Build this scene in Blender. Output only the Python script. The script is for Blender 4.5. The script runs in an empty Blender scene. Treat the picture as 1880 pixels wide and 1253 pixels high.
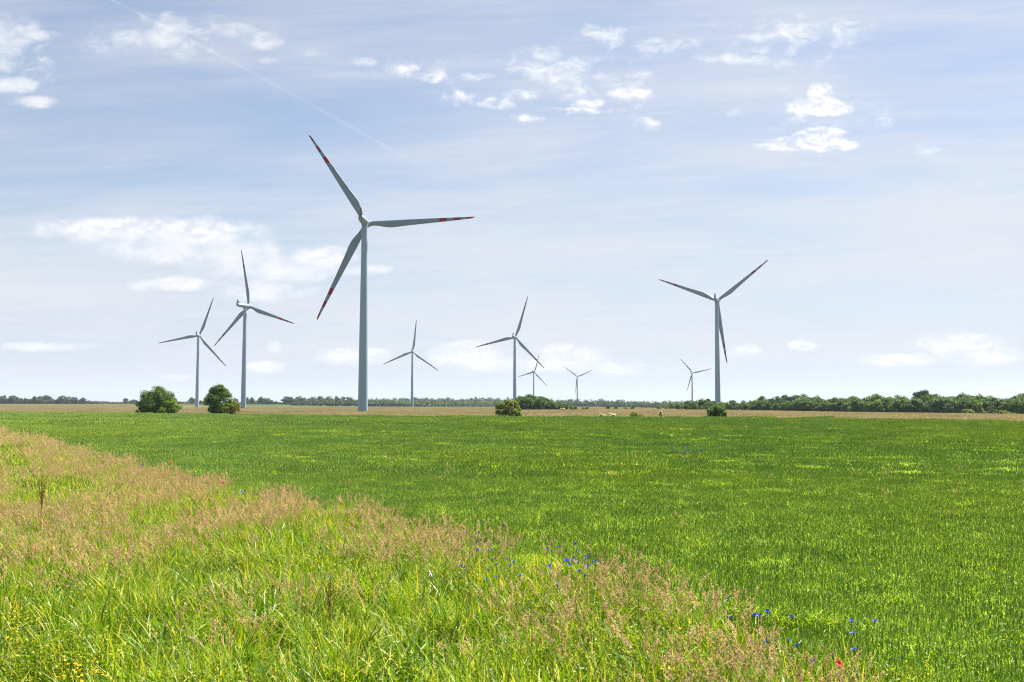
import bpy, math, random
import numpy as np
from mathutils import Vector, Matrix, Euler

scene = bpy.context.scene
COL = scene.collection
R = np.random.default_rng(7)
random.seed(7)
PI = math.pi

# ------------------------------------------------------------------ camera
FPX = 1828.0                      # focal length in pixels of the 1880 px wide photograph
HORIZON = 743.0
PITCH = math.atan((HORIZON - 626.5) / FPX)
CAM = Vector((0, 0, 2.8))
cam_d = bpy.data.cameras.new('camera')
cam = bpy.data.objects.new('camera', cam_d)
COL.objects.link(cam)
cam_d.sensor_width = 36.0
cam_d.lens = FPX / 1880.0 * 36.0
cam_d.clip_start = 0.1
cam_d.clip_end = 20000
cam.location = CAM
cam.rotation_euler = (PI / 2 + PITCH, 0, 0)
scene.camera = cam


def ray(px, py):
    f = Vector((0, math.cos(PITCH), math.sin(PITCH)))
    u = Vector((0, -math.sin(PITCH), math.cos(PITCH)))
    return f * FPX + Vector((1, 0, 0)) * (px - 940.0) - u * (py - 626.5)


def at_z(px, py, z):
    d = ray(px, py)
    t = (z - CAM.z) / d.z
    return CAM + d * t


def at_y(px, py, y):
    d = ray(px, py)
    return CAM + d * (y / d.y)


def sstep(t):
    t = np.clip(t, 0.0, 1.0)
    return t * t * (3 - 2 * t)


def ground_z(x, y):
    x = np.asarray(x, float); y = np.asarray(y, float)
    z = -2.9 * sstep((x - 60) / 200) * sstep((y - 140) / 320)
    z = z + 3.0 * sstep((-x - 150) / 250) * sstep((y - 900) / 500)
    z = z - 1.25 * sstep((112 - np.hypot(x, y)) / 74)          # the road bank: the field lies lower close by
    return z


def gz(x, y):
    return float(ground_z(x, y))


def place(px, py, height):
    """Ground point whose plant of that height has its top at pixel px,py."""
    z = height
    for _ in range(6):
        p = at_z(px, py, z)
        z = gz(p.x, p.y) + height
    return p.x, p.y


# ------------------------------------------------------------------ tags
def tag(o, label=None, cat=None, group=None, kind=None):
    if label: o['label'] = label
    if cat: o['category'] = cat
    if group: o['group'] = group
    if kind: o['kind'] = kind
    return o


def empty(name, loc, rz=0.0, s=1.0):
    o = bpy.data.objects.new(name, None)
    COL.objects.link(o)
    o.location = loc
    o.rotation_euler = (0, 0, rz)
    o.scale = (s, s, s)
    o.empty_display_size = 0.2
    return o


def link(name, me, parent=None):
    o = bpy.data.objects.new(name, me)
    COL.objects.link(o)
    if parent is not None:
        o.parent = parent
    return o


# ------------------------------------------------------------------ mesh builder
class MB:
    def __init__(s):
        s.v = []; s.t = []; s.f = []; s.m = []; s.n = 0

    def add(s, verts, quads, mat=0, tint=0.5):
        verts = np.asarray(verts, float).reshape(-1, 3)
        quads = np.asarray(quads, int).reshape(-1, 4)
        s.v.append(verts)
        s.t.append(np.broadcast_to(np.asarray(tint, float), (len(verts),)))
        s.f.append(quads + s.n)
        s.m.append(np.full(len(quads), mat, int))
        s.n += len(verts)

    def mesh(s, name, mats, smooth=False):
        v = np.concatenate(s.v); f = np.concatenate(s.f)
        t = np.concatenate(s.t); m = np.concatenate(s.m)
        me = bpy.data.meshes.new(name)
        # a quad whose last two indices agree is a triangle
        tri = f[:, 2] == f[:, 3]
        cnt = np.where(tri, 3, 4)
        start = np.concatenate([[0], np.cumsum(cnt)[:-1]])
        keep = np.ones(f.shape, bool); keep[tri, 3] = False
        idx = f[keep]
        me.vertices.add(len(v)); me.vertices.foreach_set('co', v.astype(np.float32).ravel())
        me.loops.add(len(idx)); me.loops.foreach_set('vertex_index', idx.astype(np.int32))
        me.polygons.add(len(f))
        me.polygons.foreach_set('loop_start', start.astype(np.int32))
        me.polygons.foreach_set('loop_total', cnt.astype(np.int32))
        me.polygons.foreach_set('material_index', m.astype(np.int32))
        me.polygons.foreach_set('use_smooth', np.full(len(f), smooth))
        a = me.attributes.new('tint', 'FLOAT', 'POINT')
        a.data.foreach_set('value', t.astype(np.float32))
        for x in mats: me.materials.append(x)
        me.update(calc_edges=True)
        return me

    def build(s, name, mats, parent=None, smooth=False):
        return link(name, s.mesh(name, mats, smooth), parent)


def strips(mb, base, az, length, width, lean, curl, segs=3, twist=None, prof=None, mat=0, tint=None, dirfix=None):
    """n curved grass blades, all arrays of length n. Returns tip positions and tip directions."""
    n = len(az)
    p = np.array(base, float).reshape(n, 3)
    twist = np.zeros(n) if twist is None else twist
    tint = R.random(n) if tint is None else tint
    prof = np.linspace(1, 0.12, segs + 1) if prof is None else np.asarray(prof, float)
    ca, sa = np.cos(az), np.sin(az)
    side0 = np.stack([-sa, ca, np.zeros(n)], 1)
    rows = []
    for k in range(segs + 1):
        phi = lean + curl * (k / segs)
        nrm = np.stack([np.cos(phi) * ca, np.cos(phi) * sa, -np.sin(phi)], 1)
        sd = side0 * np.cos(twist)[:, None] + nrm * np.sin(twist)[:, None]
        w = (width * prof[k] * 0.5)[:, None]
        rows.append(p - sd * w); rows.append(p + sd * w)
        d = np.stack([np.sin(phi) * ca, np.sin(phi) * sa, np.cos(phi)], 1)
        if k < segs:
            p = p + d * (length / segs)[:, None]
    V = np.stack(rows, 1)                                   # n, 2(segs+1), 3
    c = 2 * (segs + 1)
    q = np.array([[2 * k, 2 * k + 1, 2 * k + 3, 2 * k + 2] for k in range(segs)])
    Q = (np.arange(n)[:, None, None] * c + q[None]).reshape(-1, 4)
    mb.add(V.reshape(-1, 3), Q, mat, np.repeat(tint, c))
    return p, d


def spindles(mb, base, direc, length, radius, prof=(0.45, 1.0, 0.85, 0.12), sides=5, mat=0, tint=None):
    n = len(base)
    tint = R.random(n) if tint is None else tint
    d = direc / np.linalg.norm(direc, axis=1)[:, None]
    ref = np.where(np.abs(d[:, 2:3]) < 0.9, np.array([[0, 0, 1.0]]), np.array([[1.0, 0, 0]]))
    a = np.cross(d, ref); a /= np.linalg.norm(a, axis=1)[:, None]
    b = np.cross(d, a)
    K = len(prof)
    rows = []
    for k in range(K):
        c = base + d * (length * k / (K - 1))[:, None]
        for j in range(sides):
            th = 2 * PI * j / sides + 0.4 * k
            rows.append(c + (a * math.cos(th) + b * math.sin(th)) * (radius * prof[k])[:, None])
    V = np.stack(rows, 1)
    q = []
    for k in range(K - 1):
        for j in range(sides):
            j2 = (j + 1) % sides
            q.append([k * sides + j, k * sides + j2, (k + 1) * sides + j2, (k + 1) * sides + j])
    q = np.array(q)
    Q = (np.arange(n)[:, None, None] * (K * sides) + q[None]).reshape(-1, 4)
    mb.add(V.reshape(-1, 3), Q, mat, np.repeat(tint, K * sides))


def unit(n):
    v = R.normal(size=(n, 3))
    return v / np.linalg.norm(v, axis=1)[:, None]


def cards(mb, c, nrm, size, aspect=1.6, mat=0, tint=None, along=None):
    """n leaf-like rhombi centred on c."""
    n = len(c)
    tint = R.random(n) if tint is None else tint
    nrm = nrm / np.linalg.norm(nrm, axis=1)[:, None]
    r = unit(n) if along is None else along
    u = np.cross(nrm, r); u /= (np.linalg.norm(u, axis=1)[:, None] + 1e-9)
    w = np.cross(nrm, u)
    s = np.broadcast_to(size, (n,))[:, None] * 0.5
    V = np.stack([c - w * s * aspect, c + u * s + nrm * s * 0.25, c + w * s * aspect, c - u * s + nrm * s * 0.25], 1)
    Q = np.arange(4 * n).reshape(n, 4)
    mb.add(V.reshape(-1, 3), Q, mat, np.repeat(tint, 4))


def lathe(mb, prof, seg=32, mat=0, axis='z', origin=(0, 0, 0), cap=True, tint=0.5, sx=1.0):
    """prof: list of (radius, along)."""
    K = len(prof)
    th = np.arange(seg) * 2 * PI / seg
    V = []
    for r, h in prof:
        a, b = r * np.cos(th) * sx, r * np.sin(th)
        hh = np.full(seg, h)
        if axis == 'z': V.append(np.stack([a, b, hh], 1))
        elif axis == 'y': V.append(np.stack([a, hh, b], 1))
        else: V.append(np.stack([hh, a, b], 1))
    V = np.concatenate(V) + np.array(origin)
    q = []
    for k in range(K - 1):
        for j in range(seg):
            j2 = (j + 1) % seg
            q.append([k * seg + j, k * seg + j2, (k + 1) * seg + j2, (k + 1) * seg + j])
    mb.add(V, q, mat, tint)


def tube(mb, p0, p1, r0, r1, sides=6, mat=0, tint=0.5):
    p0 = np.array(p0, float); p1 = np.array(p1, float)
    d = (p1 - p0)[None]
    L = np.linalg.norm(d)
    d = d / L
    ref = np.array([[0, 0, 1.0]]) if abs(d[0, 2]) < 0.9 else np.array([[1.0, 0, 0]])
    a = np.cross(d, ref); a /= np.linalg.norm(a); b = np.cross(d, a)
    V = []
    for p, r in ((p0, r0), (p1, r1)):
        for j in range(sides):
            t = 2 * PI * j / sides
            V.append(p + (a[0] * math.cos(t) + b[0] * math.sin(t)) * r)
    q = [[j, (j + 1) % sides, sides + (j + 1) % sides, sides + j] for j in range(sides)]
    mb.add(np.array(V), q, mat, tint)


# ------------------------------------------------------------------ node helpers
class NT:
    def __init__(s, tree):
        s.t = tree; s.N = tree.nodes; s.L = tree.links

    def put(s, sock, val):
        if isinstance(val, bpy.types.NodeSocket): s.L.new(val, sock)
        elif val is not None: sock.default_value = val

    def m(s, op, a, b=None, c=None, clamp=False):
        n = s.N.new('ShaderNodeMath'); n.operation = op; n.use_clamp = clamp
        for k, x in enumerate((a, b, c)):
            if x is not None: s.put(n.inputs[k], x)
        return n.outputs[0]

    def vm(s, op, a, b=None, c=None):
        n = s.N.new('ShaderNodeVectorMath'); n.operation = op
        for k, x in enumerate((a, b, c)):
            if x is not None: s.put(n.inputs[k], x)
        return n.outputs['Value'] if op in ('DOT_PRODUCT', 'LENGTH') else n.outputs[0]

    def xyz(s, x, y, z):
        n = s.N.new('ShaderNodeCombineXYZ')
        for k, v in enumerate((x, y, z)): s.put(n.inputs[k], v)
        return n.outputs[0]

    def noise(s, vec, scale, detail=4, rough=0.55, dist=0.0, color=False):
        n = s.N.new('ShaderNodeTexNoise')
        s.put(n.inputs['Vector'], vec); n.inputs['Scale'].default_value = scale
        n.inputs['Detail'].default_value = detail; n.inputs['Roughness'].default_value = rough
        n.inputs['Distortion'].default_value = dist
        return n.outputs['Color' if color else 'Fac']

    def rng(s, v, a, b, lo=0.0, hi=1.0, smooth=True):
        n = s.N.new('ShaderNodeMapRange')
        n.interpolation_type = 'SMOOTHSTEP' if smooth else 'LINEAR'
        s.put(n.inputs['Value'], v)
        n.inputs['From Min'].default_value = a; n.inputs['From Max'].default_value = b
        n.inputs['To Min'].default_value = lo; n.inputs['To Max'].default_value = hi
        return n.outputs['Result']

    def mix(s, f, a, b, blend='MIX'):
        n = s.N.new('ShaderNodeMix'); n.data_type = 'RGBA'; n.blend_type = blend
        s.put(n.inputs['Factor'], f)
        col = lambda x: (*x, 1.0) if isinstance(x, tuple) and len(x) == 3 else x
        s.put(n.inputs[6], col(a)); s.put(n.inputs[7], col(b))
        return n.outputs[2]

    def attr(s, name):
        n = s.N.new('ShaderNodeAttribute'); n.attribute_name = name
        return n.outputs['Fac']


def new_mat(name):
    m = bpy.data.materials.new(name); m.use_nodes = True
    t = m.node_tree; t.nodes.clear()
    out = t.nodes.new('ShaderNodeOutputMaterial')
    return m, NT(t), out


def leaf_mat(name, c0, c1, c2=None, few=0.80, trans=0.4, rough=0.55, tcol=(1.25, 1.15, 0.5), spec=0.35, patch=0.0, patch_scale=0.05, patch_to=(1.3, 1.2, 0.8)):
    """plant material: colour runs c0..c1 by each blade's own tint, c2 on a few; some light passes through."""
    m, n, out = new_mat(name)
    t = n.attr('tint')
    col = n.mix(n.rng(t, 0.0, 1.0, smooth=False), c0, c1)
    if c2 is not None:
        oi = n.m('FRACT', n.m('MULTIPLY', t, 37.0))
        col = n.mix(n.rng(oi, few, few + 0.05), col, c2)
    oi = n.N.new('ShaderNodeObjectInfo').outputs['Random']
    col = n.mix(1.0, col, n.mix(oi, (0.82, 0.86, 0.80), (1.16, 1.12, 1.1)), 'MULTIPLY')
    if patch > 0:
        g = n.N.new('ShaderNodeNewGeometry').outputs['Position']
        f = n.noise(g, patch_scale, 3, 0.6)
        col = n.mix(n.rng(f, 0.38, 0.66, 0, patch), col, n.mix(1.0, col, patch_to, 'MULTIPLY'))
    p = n.N.new('ShaderNodeBsdfPrincipled')
    n.put(p.inputs['Base Color'], col)
    p.inputs['Roughness'].default_value = rough
    p.inputs['Specular IOR Level'].default_value = spec
    tr = n.N.new('ShaderNodeBsdfTranslucent')
    n.put(tr.inputs['Color'], n.mix(1.0, col, tcol, 'MULTIPLY'))
    mx = n.N.new('ShaderNodeMixShader'); mx.inputs[0].default_value = trans
    n.L.new(p.outputs[0], mx.inputs[1]); n.L.new(tr.outputs[0], mx.inputs[2])
    n.L.new(mx.outputs[0], out.inputs[0])
    return m


def plain_mat(name, col, rough=0.5, col2=None, scale=1.0, spec=0.4, stretch=None):
    m, n, out = new_mat(name)
    p = n.N.new('ShaderNodeBsdfPrincipled')
    c = col
    if col2 is not None:
        tc = n.N.new('ShaderNodeTexCoord').outputs['Object']
        if stretch: tc = n.vm('MULTIPLY', tc, stretch)
        f = n.noise(tc, scale, 5, 0.6)
        c = n.mix(n.rng(f, 0.35, 0.68), col, col2)
        n.put(p.inputs['Base Color'], c)
    else:
        p.inputs['Base Color'].default_value = (*col, 1)
    p.inputs['Roughness'].default_value = rough
    p.inputs['Specular IOR Level'].default_value = spec
    n.L.new(p.outputs[0], out.inputs[0])
    return m


# ------------------------------------------------------------------ world
SUN_EL = math.radians(56)
SUN_AZ = math.radians(48)         # clockwise from straight ahead (+Y) towards the right (+X)

world = bpy.data.worlds.new('World')
scene.world = world
world.use_nodes = True
wt = world.node_tree
wt.nodes.clear()
w = NT(wt)
wout = wt.nodes.new('ShaderNodeOutputWorld')
bg = wt.nodes.new('ShaderNodeBackground')
bg.inputs['Strength'].default_value = 0.05
sky = wt.nodes.new('ShaderNodeTexSky')
sky.sky_type = 'NISHITA'
sky.sun_disc = False
sky.sun_elevation = SUN_EL
sky.sun_rotation = SUN_AZ
sky.altitude = 50
sky.air_density = 1.0
sky.dust_density = 0.6
sky.ozone_density = 1.4
gen = wt.nodes.new('ShaderNodeTexCoord').outputs['Generated']
sep = wt.nodes.new('ShaderNodeSeparateXYZ')
wt.links.new(gen, sep.inputs[0])
dx, dy, dz = sep.outputs
ay = w.m('MAXIMUM', w.m('ABSOLUTE', dy), 0.05)
SX = w.m('DIVIDE', dx, ay)
SZ = w.m('DIVIDE', dz, ay)
SP = w.xyz(SX, SZ, 0.0)           # direction as a point on a tangent plane ahead


def sp(px, py):
    d = ray(px, py)
    return d.x / d.y, d.z / d.y


def blobs(lst):
    acc = None
    for px, py, rx, ry, k in lst:
        cx, cz = sp(px, py)
        sx, sz = FPX / rx, FPX / ry
        q = w.vm('MULTIPLY_ADD', SP, (sx, sz, 0), (-cx * sx, -cz * sz, 0))
        q = w.vm('DOT_PRODUCT', q, q)
        v = w.m('MULTIPLY_ADD', q, -0.5 * k, k, clamp=True)
        acc = v if acc is None else w.m('MAXIMUM', acc, v)
    return acc


# puffs of fair-weather cloud: px, py, half width, half height, strength
CUM = [(1508, 174, 22, 20, 1.4), (1500, 198, 56, 15, 1.6), (1488, 264, 84, 14, 1.7), (1500, 248, 44, 14, 1.4), (1460, 222, 24, 8, .6),
       (745, 126, 28, 16, .9), (797, 137, 26, 14, .8), (842, 180, 32, 14, .85),
       (915, 190, 38, 12, .95), (955, 176, 38, 16, .95), (965, 216, 34, 9, .9), (1085, 190, 42, 11, .85), (1155, 172, 46, 13, .85), (1080, 204, 56, 8, .9), (1625, 226, 18, 11, .65)]
WISP = [(880, 141, 40, 9, .8), (1010, 128, 80, 26, .85), (1000, 105, 45, 20, .75), (1105, 65, 50, 24, .85), (1065, 165, 24, 11, .7), (1180, 138, 22, 10, .7), (1210, 84, 58, 13, .8),
        (1430, 62, 85, 22, .85), (1350, 108, 62, 10, .8), (1530, 48, 70, 12, .75), (1395, 92, 40, 9, .75), (1470, 30, 30, 12, .5), (1187, 228, 24, 13, .65), (1700, 274, 40, 9, .45), (1355, 210, 20, 12, .5), (1380, 268, 40, 8, .45),
        (1060, 150, 190, 70, .42), (1430, 80, 190, 60, .42), (320, 70, 200, 50, .31), (40, 110, 110, 80, .31), (790, 135, 110, 40, .36), (1500, 220, 150, 60, .36)]
LOW = [(240, 416, 150, 16, 1.0), (370, 424, 66, 22, 1.0), (590, 470, 62, 15, .9), (330, 520, 50, 11, .8), (650, 650, 56, 16, .9), (860, 645, 62, 20, .95), (820, 660, 40, 12, .8), (1050, 652, 60, 20, .85), (1000, 668, 44, 12, .8), (1130, 674, 56, 12, .7),
       (490, 672, 34, 8, .8), (1471, 635, 24, 9, 1.0), (1362, 645, 28, 10, .6), (1760, 628, 80, 15, .9), (1815, 650, 56, 14, .85), (1650, 660, 70, 10, .8), (1720, 648, 50, 12, .8)]

SOFT = [(-10, 60, 75, 34, .8), (0, 105, 40, 30, .75), (22, 157, 42, 14, .85), (65, 188, 46, 11, .75), (60, 65, 60, 10, .6),
        (318, 45, 30, 22, .85), (295, 70, 42, 18, .8), (240, 75, 45, 18, .65), (180, 90, 40, 8, .5), (480, 76, 40, 16, .75), (430, 55, 40, 12, .6), (495, 112, 18, 7, .6), (570, 100, 30, 10, .6), (670, 113, 26, 9, .6),
        (265, 425, 190, 24, .95), (370, 432, 70, 30, 1.0), (200, 418, 100, 16, .9), (300, 450, 120, 30, .8), (430, 470, 90, 40, .75), (590, 474, 66, 20, .95), (530, 492, 70, 30, .8), (660, 496, 60, 10, .65),
        (330, 522, 56, 14, .9), (270, 524, 34, 10, .85), (490, 535, 80, 20, .6),
        (490, 673, 36, 10, .75), (322, 692, 26, 6, .7), (650, 655, 60, 18, .9), (860, 650, 62, 22, .95), (900, 668, 60, 14, .85), (1050, 655, 62, 22, .85), (1000, 672, 50, 14, .75), (1130, 676, 56, 14, .7),
        (505, 637, 14, 10, .7), (1471, 635, 24, 9, .95), (1362, 645, 32, 12, .6), (1760, 632, 78, 18, .85), (1800, 655, 66, 16, .85), (1640, 662, 66, 11, .85), (80, 637, 100, 8, .7)]
warp = w.vm('MULTIPLY_ADD', w.noise(SP, 40, 3, 0.5, color=True), (0.016, 0.012, 0.0), (-0.008, -0.006, 0.0))
SPW = w.vm('ADD', SP, warp)
SPS = w.vm('MULTIPLY', SPW, (1.0, 1.5, 1.0))
nc = w.noise(SPS, 58, 7, 0.58)
ncb = w.noise(w.vm('ADD', SPS, (0.0, 0.006, 0.0)), 58, 4, 0.55)
nl = w.noise(w.vm('MULTIPLY', SPW, (1.0, 1.7, 1.0)), 34, 7, 0.6)
cb = blobs(CUM)
sb = blobs([(a, b, c, d, e * (.8 if b < 130 else 1.0)) for a, b, c, d, e in SOFT])
wb = blobs(WISP)
lb = blobs(LOW)
nbig = w.noise(SPW, 17, 3, 0.5)
dens = w.m('MULTIPLY_ADD', nc, 2.6, w.m('MULTIPLY', nbig, 1.5))
cum = w.rng(w.m('MULTIPLY_ADD', cb, 1.15, dens), 2.40, 3.6)
cum = w.m('MULTIPLY', cum, w.rng(cb, 0.0, 0.25))
wsp = w.rng(w.m('MULTIPLY_ADD', wb, 1.2, w.m('MULTIPLY_ADD', w.noise(w.vm('MULTIPLY', w.xyz(w.m('ADD', SX, w.m('MULTIPLY', SZ, 0.9)), w.m('MULTIPLY_ADD', SX, -0.30, SZ), 0.0), (1.0, 1.9, 1.0)), 36, 8, 0.62, 0.6), 2.9, w.m('MULTIPLY', nbig, 1.1))), 2.25, 3.75)
wsp = w.m('MULTIPLY', wsp, w.rng(wb, 0.0, 0.35))
sof = w.rng(w.m('MULTIPLY_ADD', sb, 1.25, w.m('MULTIPLY_ADD', nl, 2.4, w.m('MULTIPLY', nbig, 0.9))), 1.68, 3.0)
sof = w.m('MULTIPLY', sof, w.rng(sb, 0.0, 0.35))
# high veil: long streaks, thicker towards the horizon, open blue gaps
vs = w.vm('MULTIPLY', SP, (1.0, 6.5, 1.0))
rot = w.xyz(w.m('ADD', SX, w.m('MULTIPLY', SZ, 0.4)), w.m('MULTIPLY_ADD', SX, -0.05, w.m('MULTIPLY', SZ, 1.0)), 0.0)
v1 = w.noise(w.vm('MULTIPLY', rot, (1.0, 7.0, 1.0)), 2.6, 7, 0.55, 0.3)
v2 = w.noise(w.vm('MULTIPLY', rot, (1.0, 3.0, 1.0)), 1.7, 4, 0.5)
v3 = w.noise(w.vm('MULTIPLY', rot, (1.0, 16.0, 1.0)), 9.0, 5, 0.6)
blue = blobs([(300, 215, 420, 190, .9), (700, 60, 420, 130, .6), (60, 330, 200, 100, .5), (620, 200, 300, 120, .7), (1780, 160, 200, 90, .35), (1480, 340, 240, 40, .45), (1000, 100, 300, 120, .5)])
hz = w.rng(SZ, 0.0, 0.26, 1.0, 0.0)
veil = w.m('ADD', w.m('MULTIPLY', v1, 0.80), w.m('MULTIPLY', v2, 0.60))
veil = w.m('ADD', veil, w.m('MULTIPLY', v3, 0.17))
veil = w.m('SUBTRACT', veil, w.m('MULTIPLY', blue, 0.22))
veil = w.m('ADD', veil, w.m('MULTIPLY', hz, 0.32))
veil = w.m('ADD', veil, w.m('MULTIPLY', w.rng(SX, -0.2, 0.55), 0.10))
veil = w.rng(veil, 0.40, 1.20, 0.24, 0.97)
veil = w.m('MULTIPLY', veil, w.rng(dy, -0.5, 0.25, 0.30, 1.0))   # the side away from the sun is clearer
# vapour trail: a thin straight band
x0, z0 = sp(205, 0); x1, z1 = sp(800, 322)
ln = math.hypot(x1 - x0, z1 - z0); tx, tz = (x1 - x0) / ln, (z1 - z0) / ln
q0 = w.vm('SUBTRACT', SP, (x0, z0, 0))
al = w.vm('DOT_PRODUCT', q0, (tx / ln, tz / ln, 0))
ac = w.m('ABSOLUTE', w.m('ADD', w.vm('DOT_PRODUCT', q0, (-tz, tx, 0)), w.m('MULTIPLY', w.m('MULTIPLY', al, w.m('SUBTRACT', 1.0, al)), -0.012)))
trail = w.m('MULTIPLY', w.rng(ac, 0.0003, 0.0024, 1.0, 0.0), w.m('MULTIPLY', w.rng(al, -0.3, 0.1), w.rng(al, 0.72, 1.12, 1.0, 0.0)))
trail = w.m('MULTIPLY', trail, w.rng(w.noise(SP, 40, 4), 0.30, 0.70, 0.04, 0.20))
VEILC = (6.05, 6.15, 6.7)
skyc = w.mix(1.0, sky.outputs[0], (0.97, 0.99, 1.00), 'MULTIPLY')
streak = w.rng(w.m('ADD', w.m('MULTIPLY', v1, 0.65), w.m('MULTIPLY', v3, 0.35)), 0.36, 0.60)
skyc = w.mix(veil, skyc, w.mix(streak, (5.4, 5.75, 6.6), VEILC))
skyc = w.mix(trail, skyc, (7.6, 7.8, 8.3))
shade = w.rng(w.m('SUBTRACT', nc, ncb), -0.10, 0.10, 0.0, 1.0)
cloudc = w.mix(shade, (6.9, 7.05, 7.6), (9.0, 8.95, 8.9))
skyc = w.mix(w.m('MULTIPLY', sof, 0.72), skyc, (8.2, 8.15, 8.2))
nlo = w.noise(w.vm('MULTIPLY', SPW, (1.0, 1.3, 1.0)), 62, 7, 0.58)
low = w.rng(w.m('MULTIPLY_ADD', lb, 1.3, w.m('MULTIPLY_ADD', nlo, 2.3, w.m('MULTIPLY', nbig, 0.8))), 2.05, 2.85)
low = w.m('MULTIPLY', low, w.rng(lb, 0.0, 0.3))
lsh = w.rng(w.m('SUBTRACT', nlo, w.noise(w.vm('MULTIPLY', w.vm('ADD', SPW, (-0.003, 0.005, 0.0)), (1.0, 1.3, 1.0)), 62, 4, 0.55)), -0.10, 0.10)
skyc = w.mix(w.m('MULTIPLY', low, 0.74), skyc, w.mix(lsh, (5.9, 6.15, 6.85), (8.0, 7.95, 7.9)))
skyc = w.mix(w.m('MULTIPLY', wsp, 0.88), skyc, (8.4, 8.4, 8.5))
skyc = w.mix(w.m('MULTIPLY', cum, 0.9), skyc, cloudc)
wt.links.new(skyc, bg.inputs['Color'])
wt.links.new(bg.outputs[0], wout.inputs[0])
world.cycles.sampling_method = 'MANUAL'
world.cycles.sample_map_resolution = 512

sun_d = bpy.data.lights.new('sun', 'SUN')
sun_d.energy = 5.0
sun_d.angle = math.radians(0.53)
sun_d.color = (1.0, 0.955, 0.88)
sun = bpy.data.objects.new('sun', sun_d)
COL.objects.link(sun)
sv = Vector((math.sin(SUN_AZ) * math.cos(SUN_EL), math.cos(SUN_AZ) * math.cos(SUN_EL), math.sin(SUN_EL)))
sun.rotation_euler = sv.to_track_quat('Z', 'Y').to_euler()
sun.location = sv * 300

# ------------------------------------------------------------------ ground
def edge_dist(sx):
    """distance ahead of the far edge of the wheat for a direction x/y = sx"""
    px = 940 + sx * FPX
    return np.interp(px, [-300, 0, 120, 440, 700, 940, 1340, 1620, 1880, 2200],
                     [265, 248, 246, 200, 171, 163, 156, 142, 124, 105])


VPX = [(1790, 1300), (1700, 1253), (1560, 1190), (1400, 1132), (1250, 1090), (1100, 1054), (950, 1016), (780, 972), (600, 932), (400, 890), (200, 842), (0, 800)]
VB = [place(px, py, 0.78) for px, py in VPX]
BX = np.array([VB[0][0] + .9] + [v[0] for v in VB] + [VB[-1][0] * 3.4])
BY = np.array([2.0] + [v[1] for v in VB] + [VB[-1][1] * 3.0])
for _k in range(1, len(BY)): BY[_k] = max(BY[_k], BY[_k - 1] + .05)


def verge_x(y):
    return np.interp(y, BY, BX)


def build_ground():
    ys = np.concatenate([np.linspace(-60, 0, 8), np.linspace(2, 40, 60), np.linspace(44, 300, 90), np.linspace(310, 1200, 90), np.linspace(1260, 9000, 40)])
    xs0 = np.concatenate([-np.geomspace(9000, 700, 20), np.linspace(-640, -60, 60), np.linspace(-55, 55, 80), np.linspace(60, 640, 60), np.geomspace(700, 9000, 20)])
    X, Y = np.meshgrid(xs0, ys)
    Z = ground_z(X, Y)
    sx = X / np.maximum(Y, 1)
    ed = edge_dist(np.clip(sx, -.7, .7))
    field = sstep((Y - ed + 6) / 8.0)                     # 0 wheat soil, 1 ripe field
    nx = len(xs0)
    V = np.stack([X, Y, Z], 2).reshape(-1, 3)
    i = np.arange((len(ys) - 1) * (nx - 1))
    a = (i // (nx - 1)) * nx + i % (nx - 1)
    Q = np.stack([a, a + 1, a + nx + 1, a + nx], 1)
    mb = MB(); mb.add(V, Q, 0, field.ravel())
    m, n, out = new_mat('soil and stubble')
    g = n.N.new('ShaderNodeNewGeometry').outputs['Position']
    t = n.attr('tint')
    n1 = n.noise(g, 0.9, 5, 0.6); n2 = n.noise(n.vm('MULTIPLY', g, (1, 0.25, 1)), 0.02, 5, 0.6)
    soil = n.mix(n1, (0.035, 0.045, 0.012), (0.07, 0.08, 0.02))
    tan = n.mix(n.rng(n2, 0.35, 0.65), (0.135, 0.104, 0.054), (0.165, 0.13, 0.07))
    sepn = n.N.new('ShaderNodeSeparateXYZ'); n.L.new(g, sepn.inputs[0])
    far = n.rng(n.m('ADD', sepn.outputs[1], n.m('MULTIPLY', n.noise(n.vm('MULTIPLY', g, (1, 0.1, 1)), 0.006, 3), 200)), 1180, 1230)
    far = n.m('MULTIPLY', far, n.rng(sepn.outputs[0], -480, -380))
    tan = n.mix(far, tan, n.mix(n2, (0.03, 0.068, 0.018), (0.062, 0.10, 0.03)))
    p = n.N.new('ShaderNodeBsdfPrincipled'); p.inputs['Roughness'].default_value = 0.95
    p.inputs['Specular IOR Level'].default_value = 0.1
    n.put(p.inputs['Base Color'], n.mix(t, soil, tan))
    n.L.new(p.outputs[0], out.inputs[0])
    o = mb.build('ground', [m], smooth=True)
    tag(o, 'flat farmland ground under the crops running to the horizon', 'ground', kind='structure')


build_ground()

# ------------------------------------------------------------------ scattering of ground cover
VAR = {}


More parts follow.
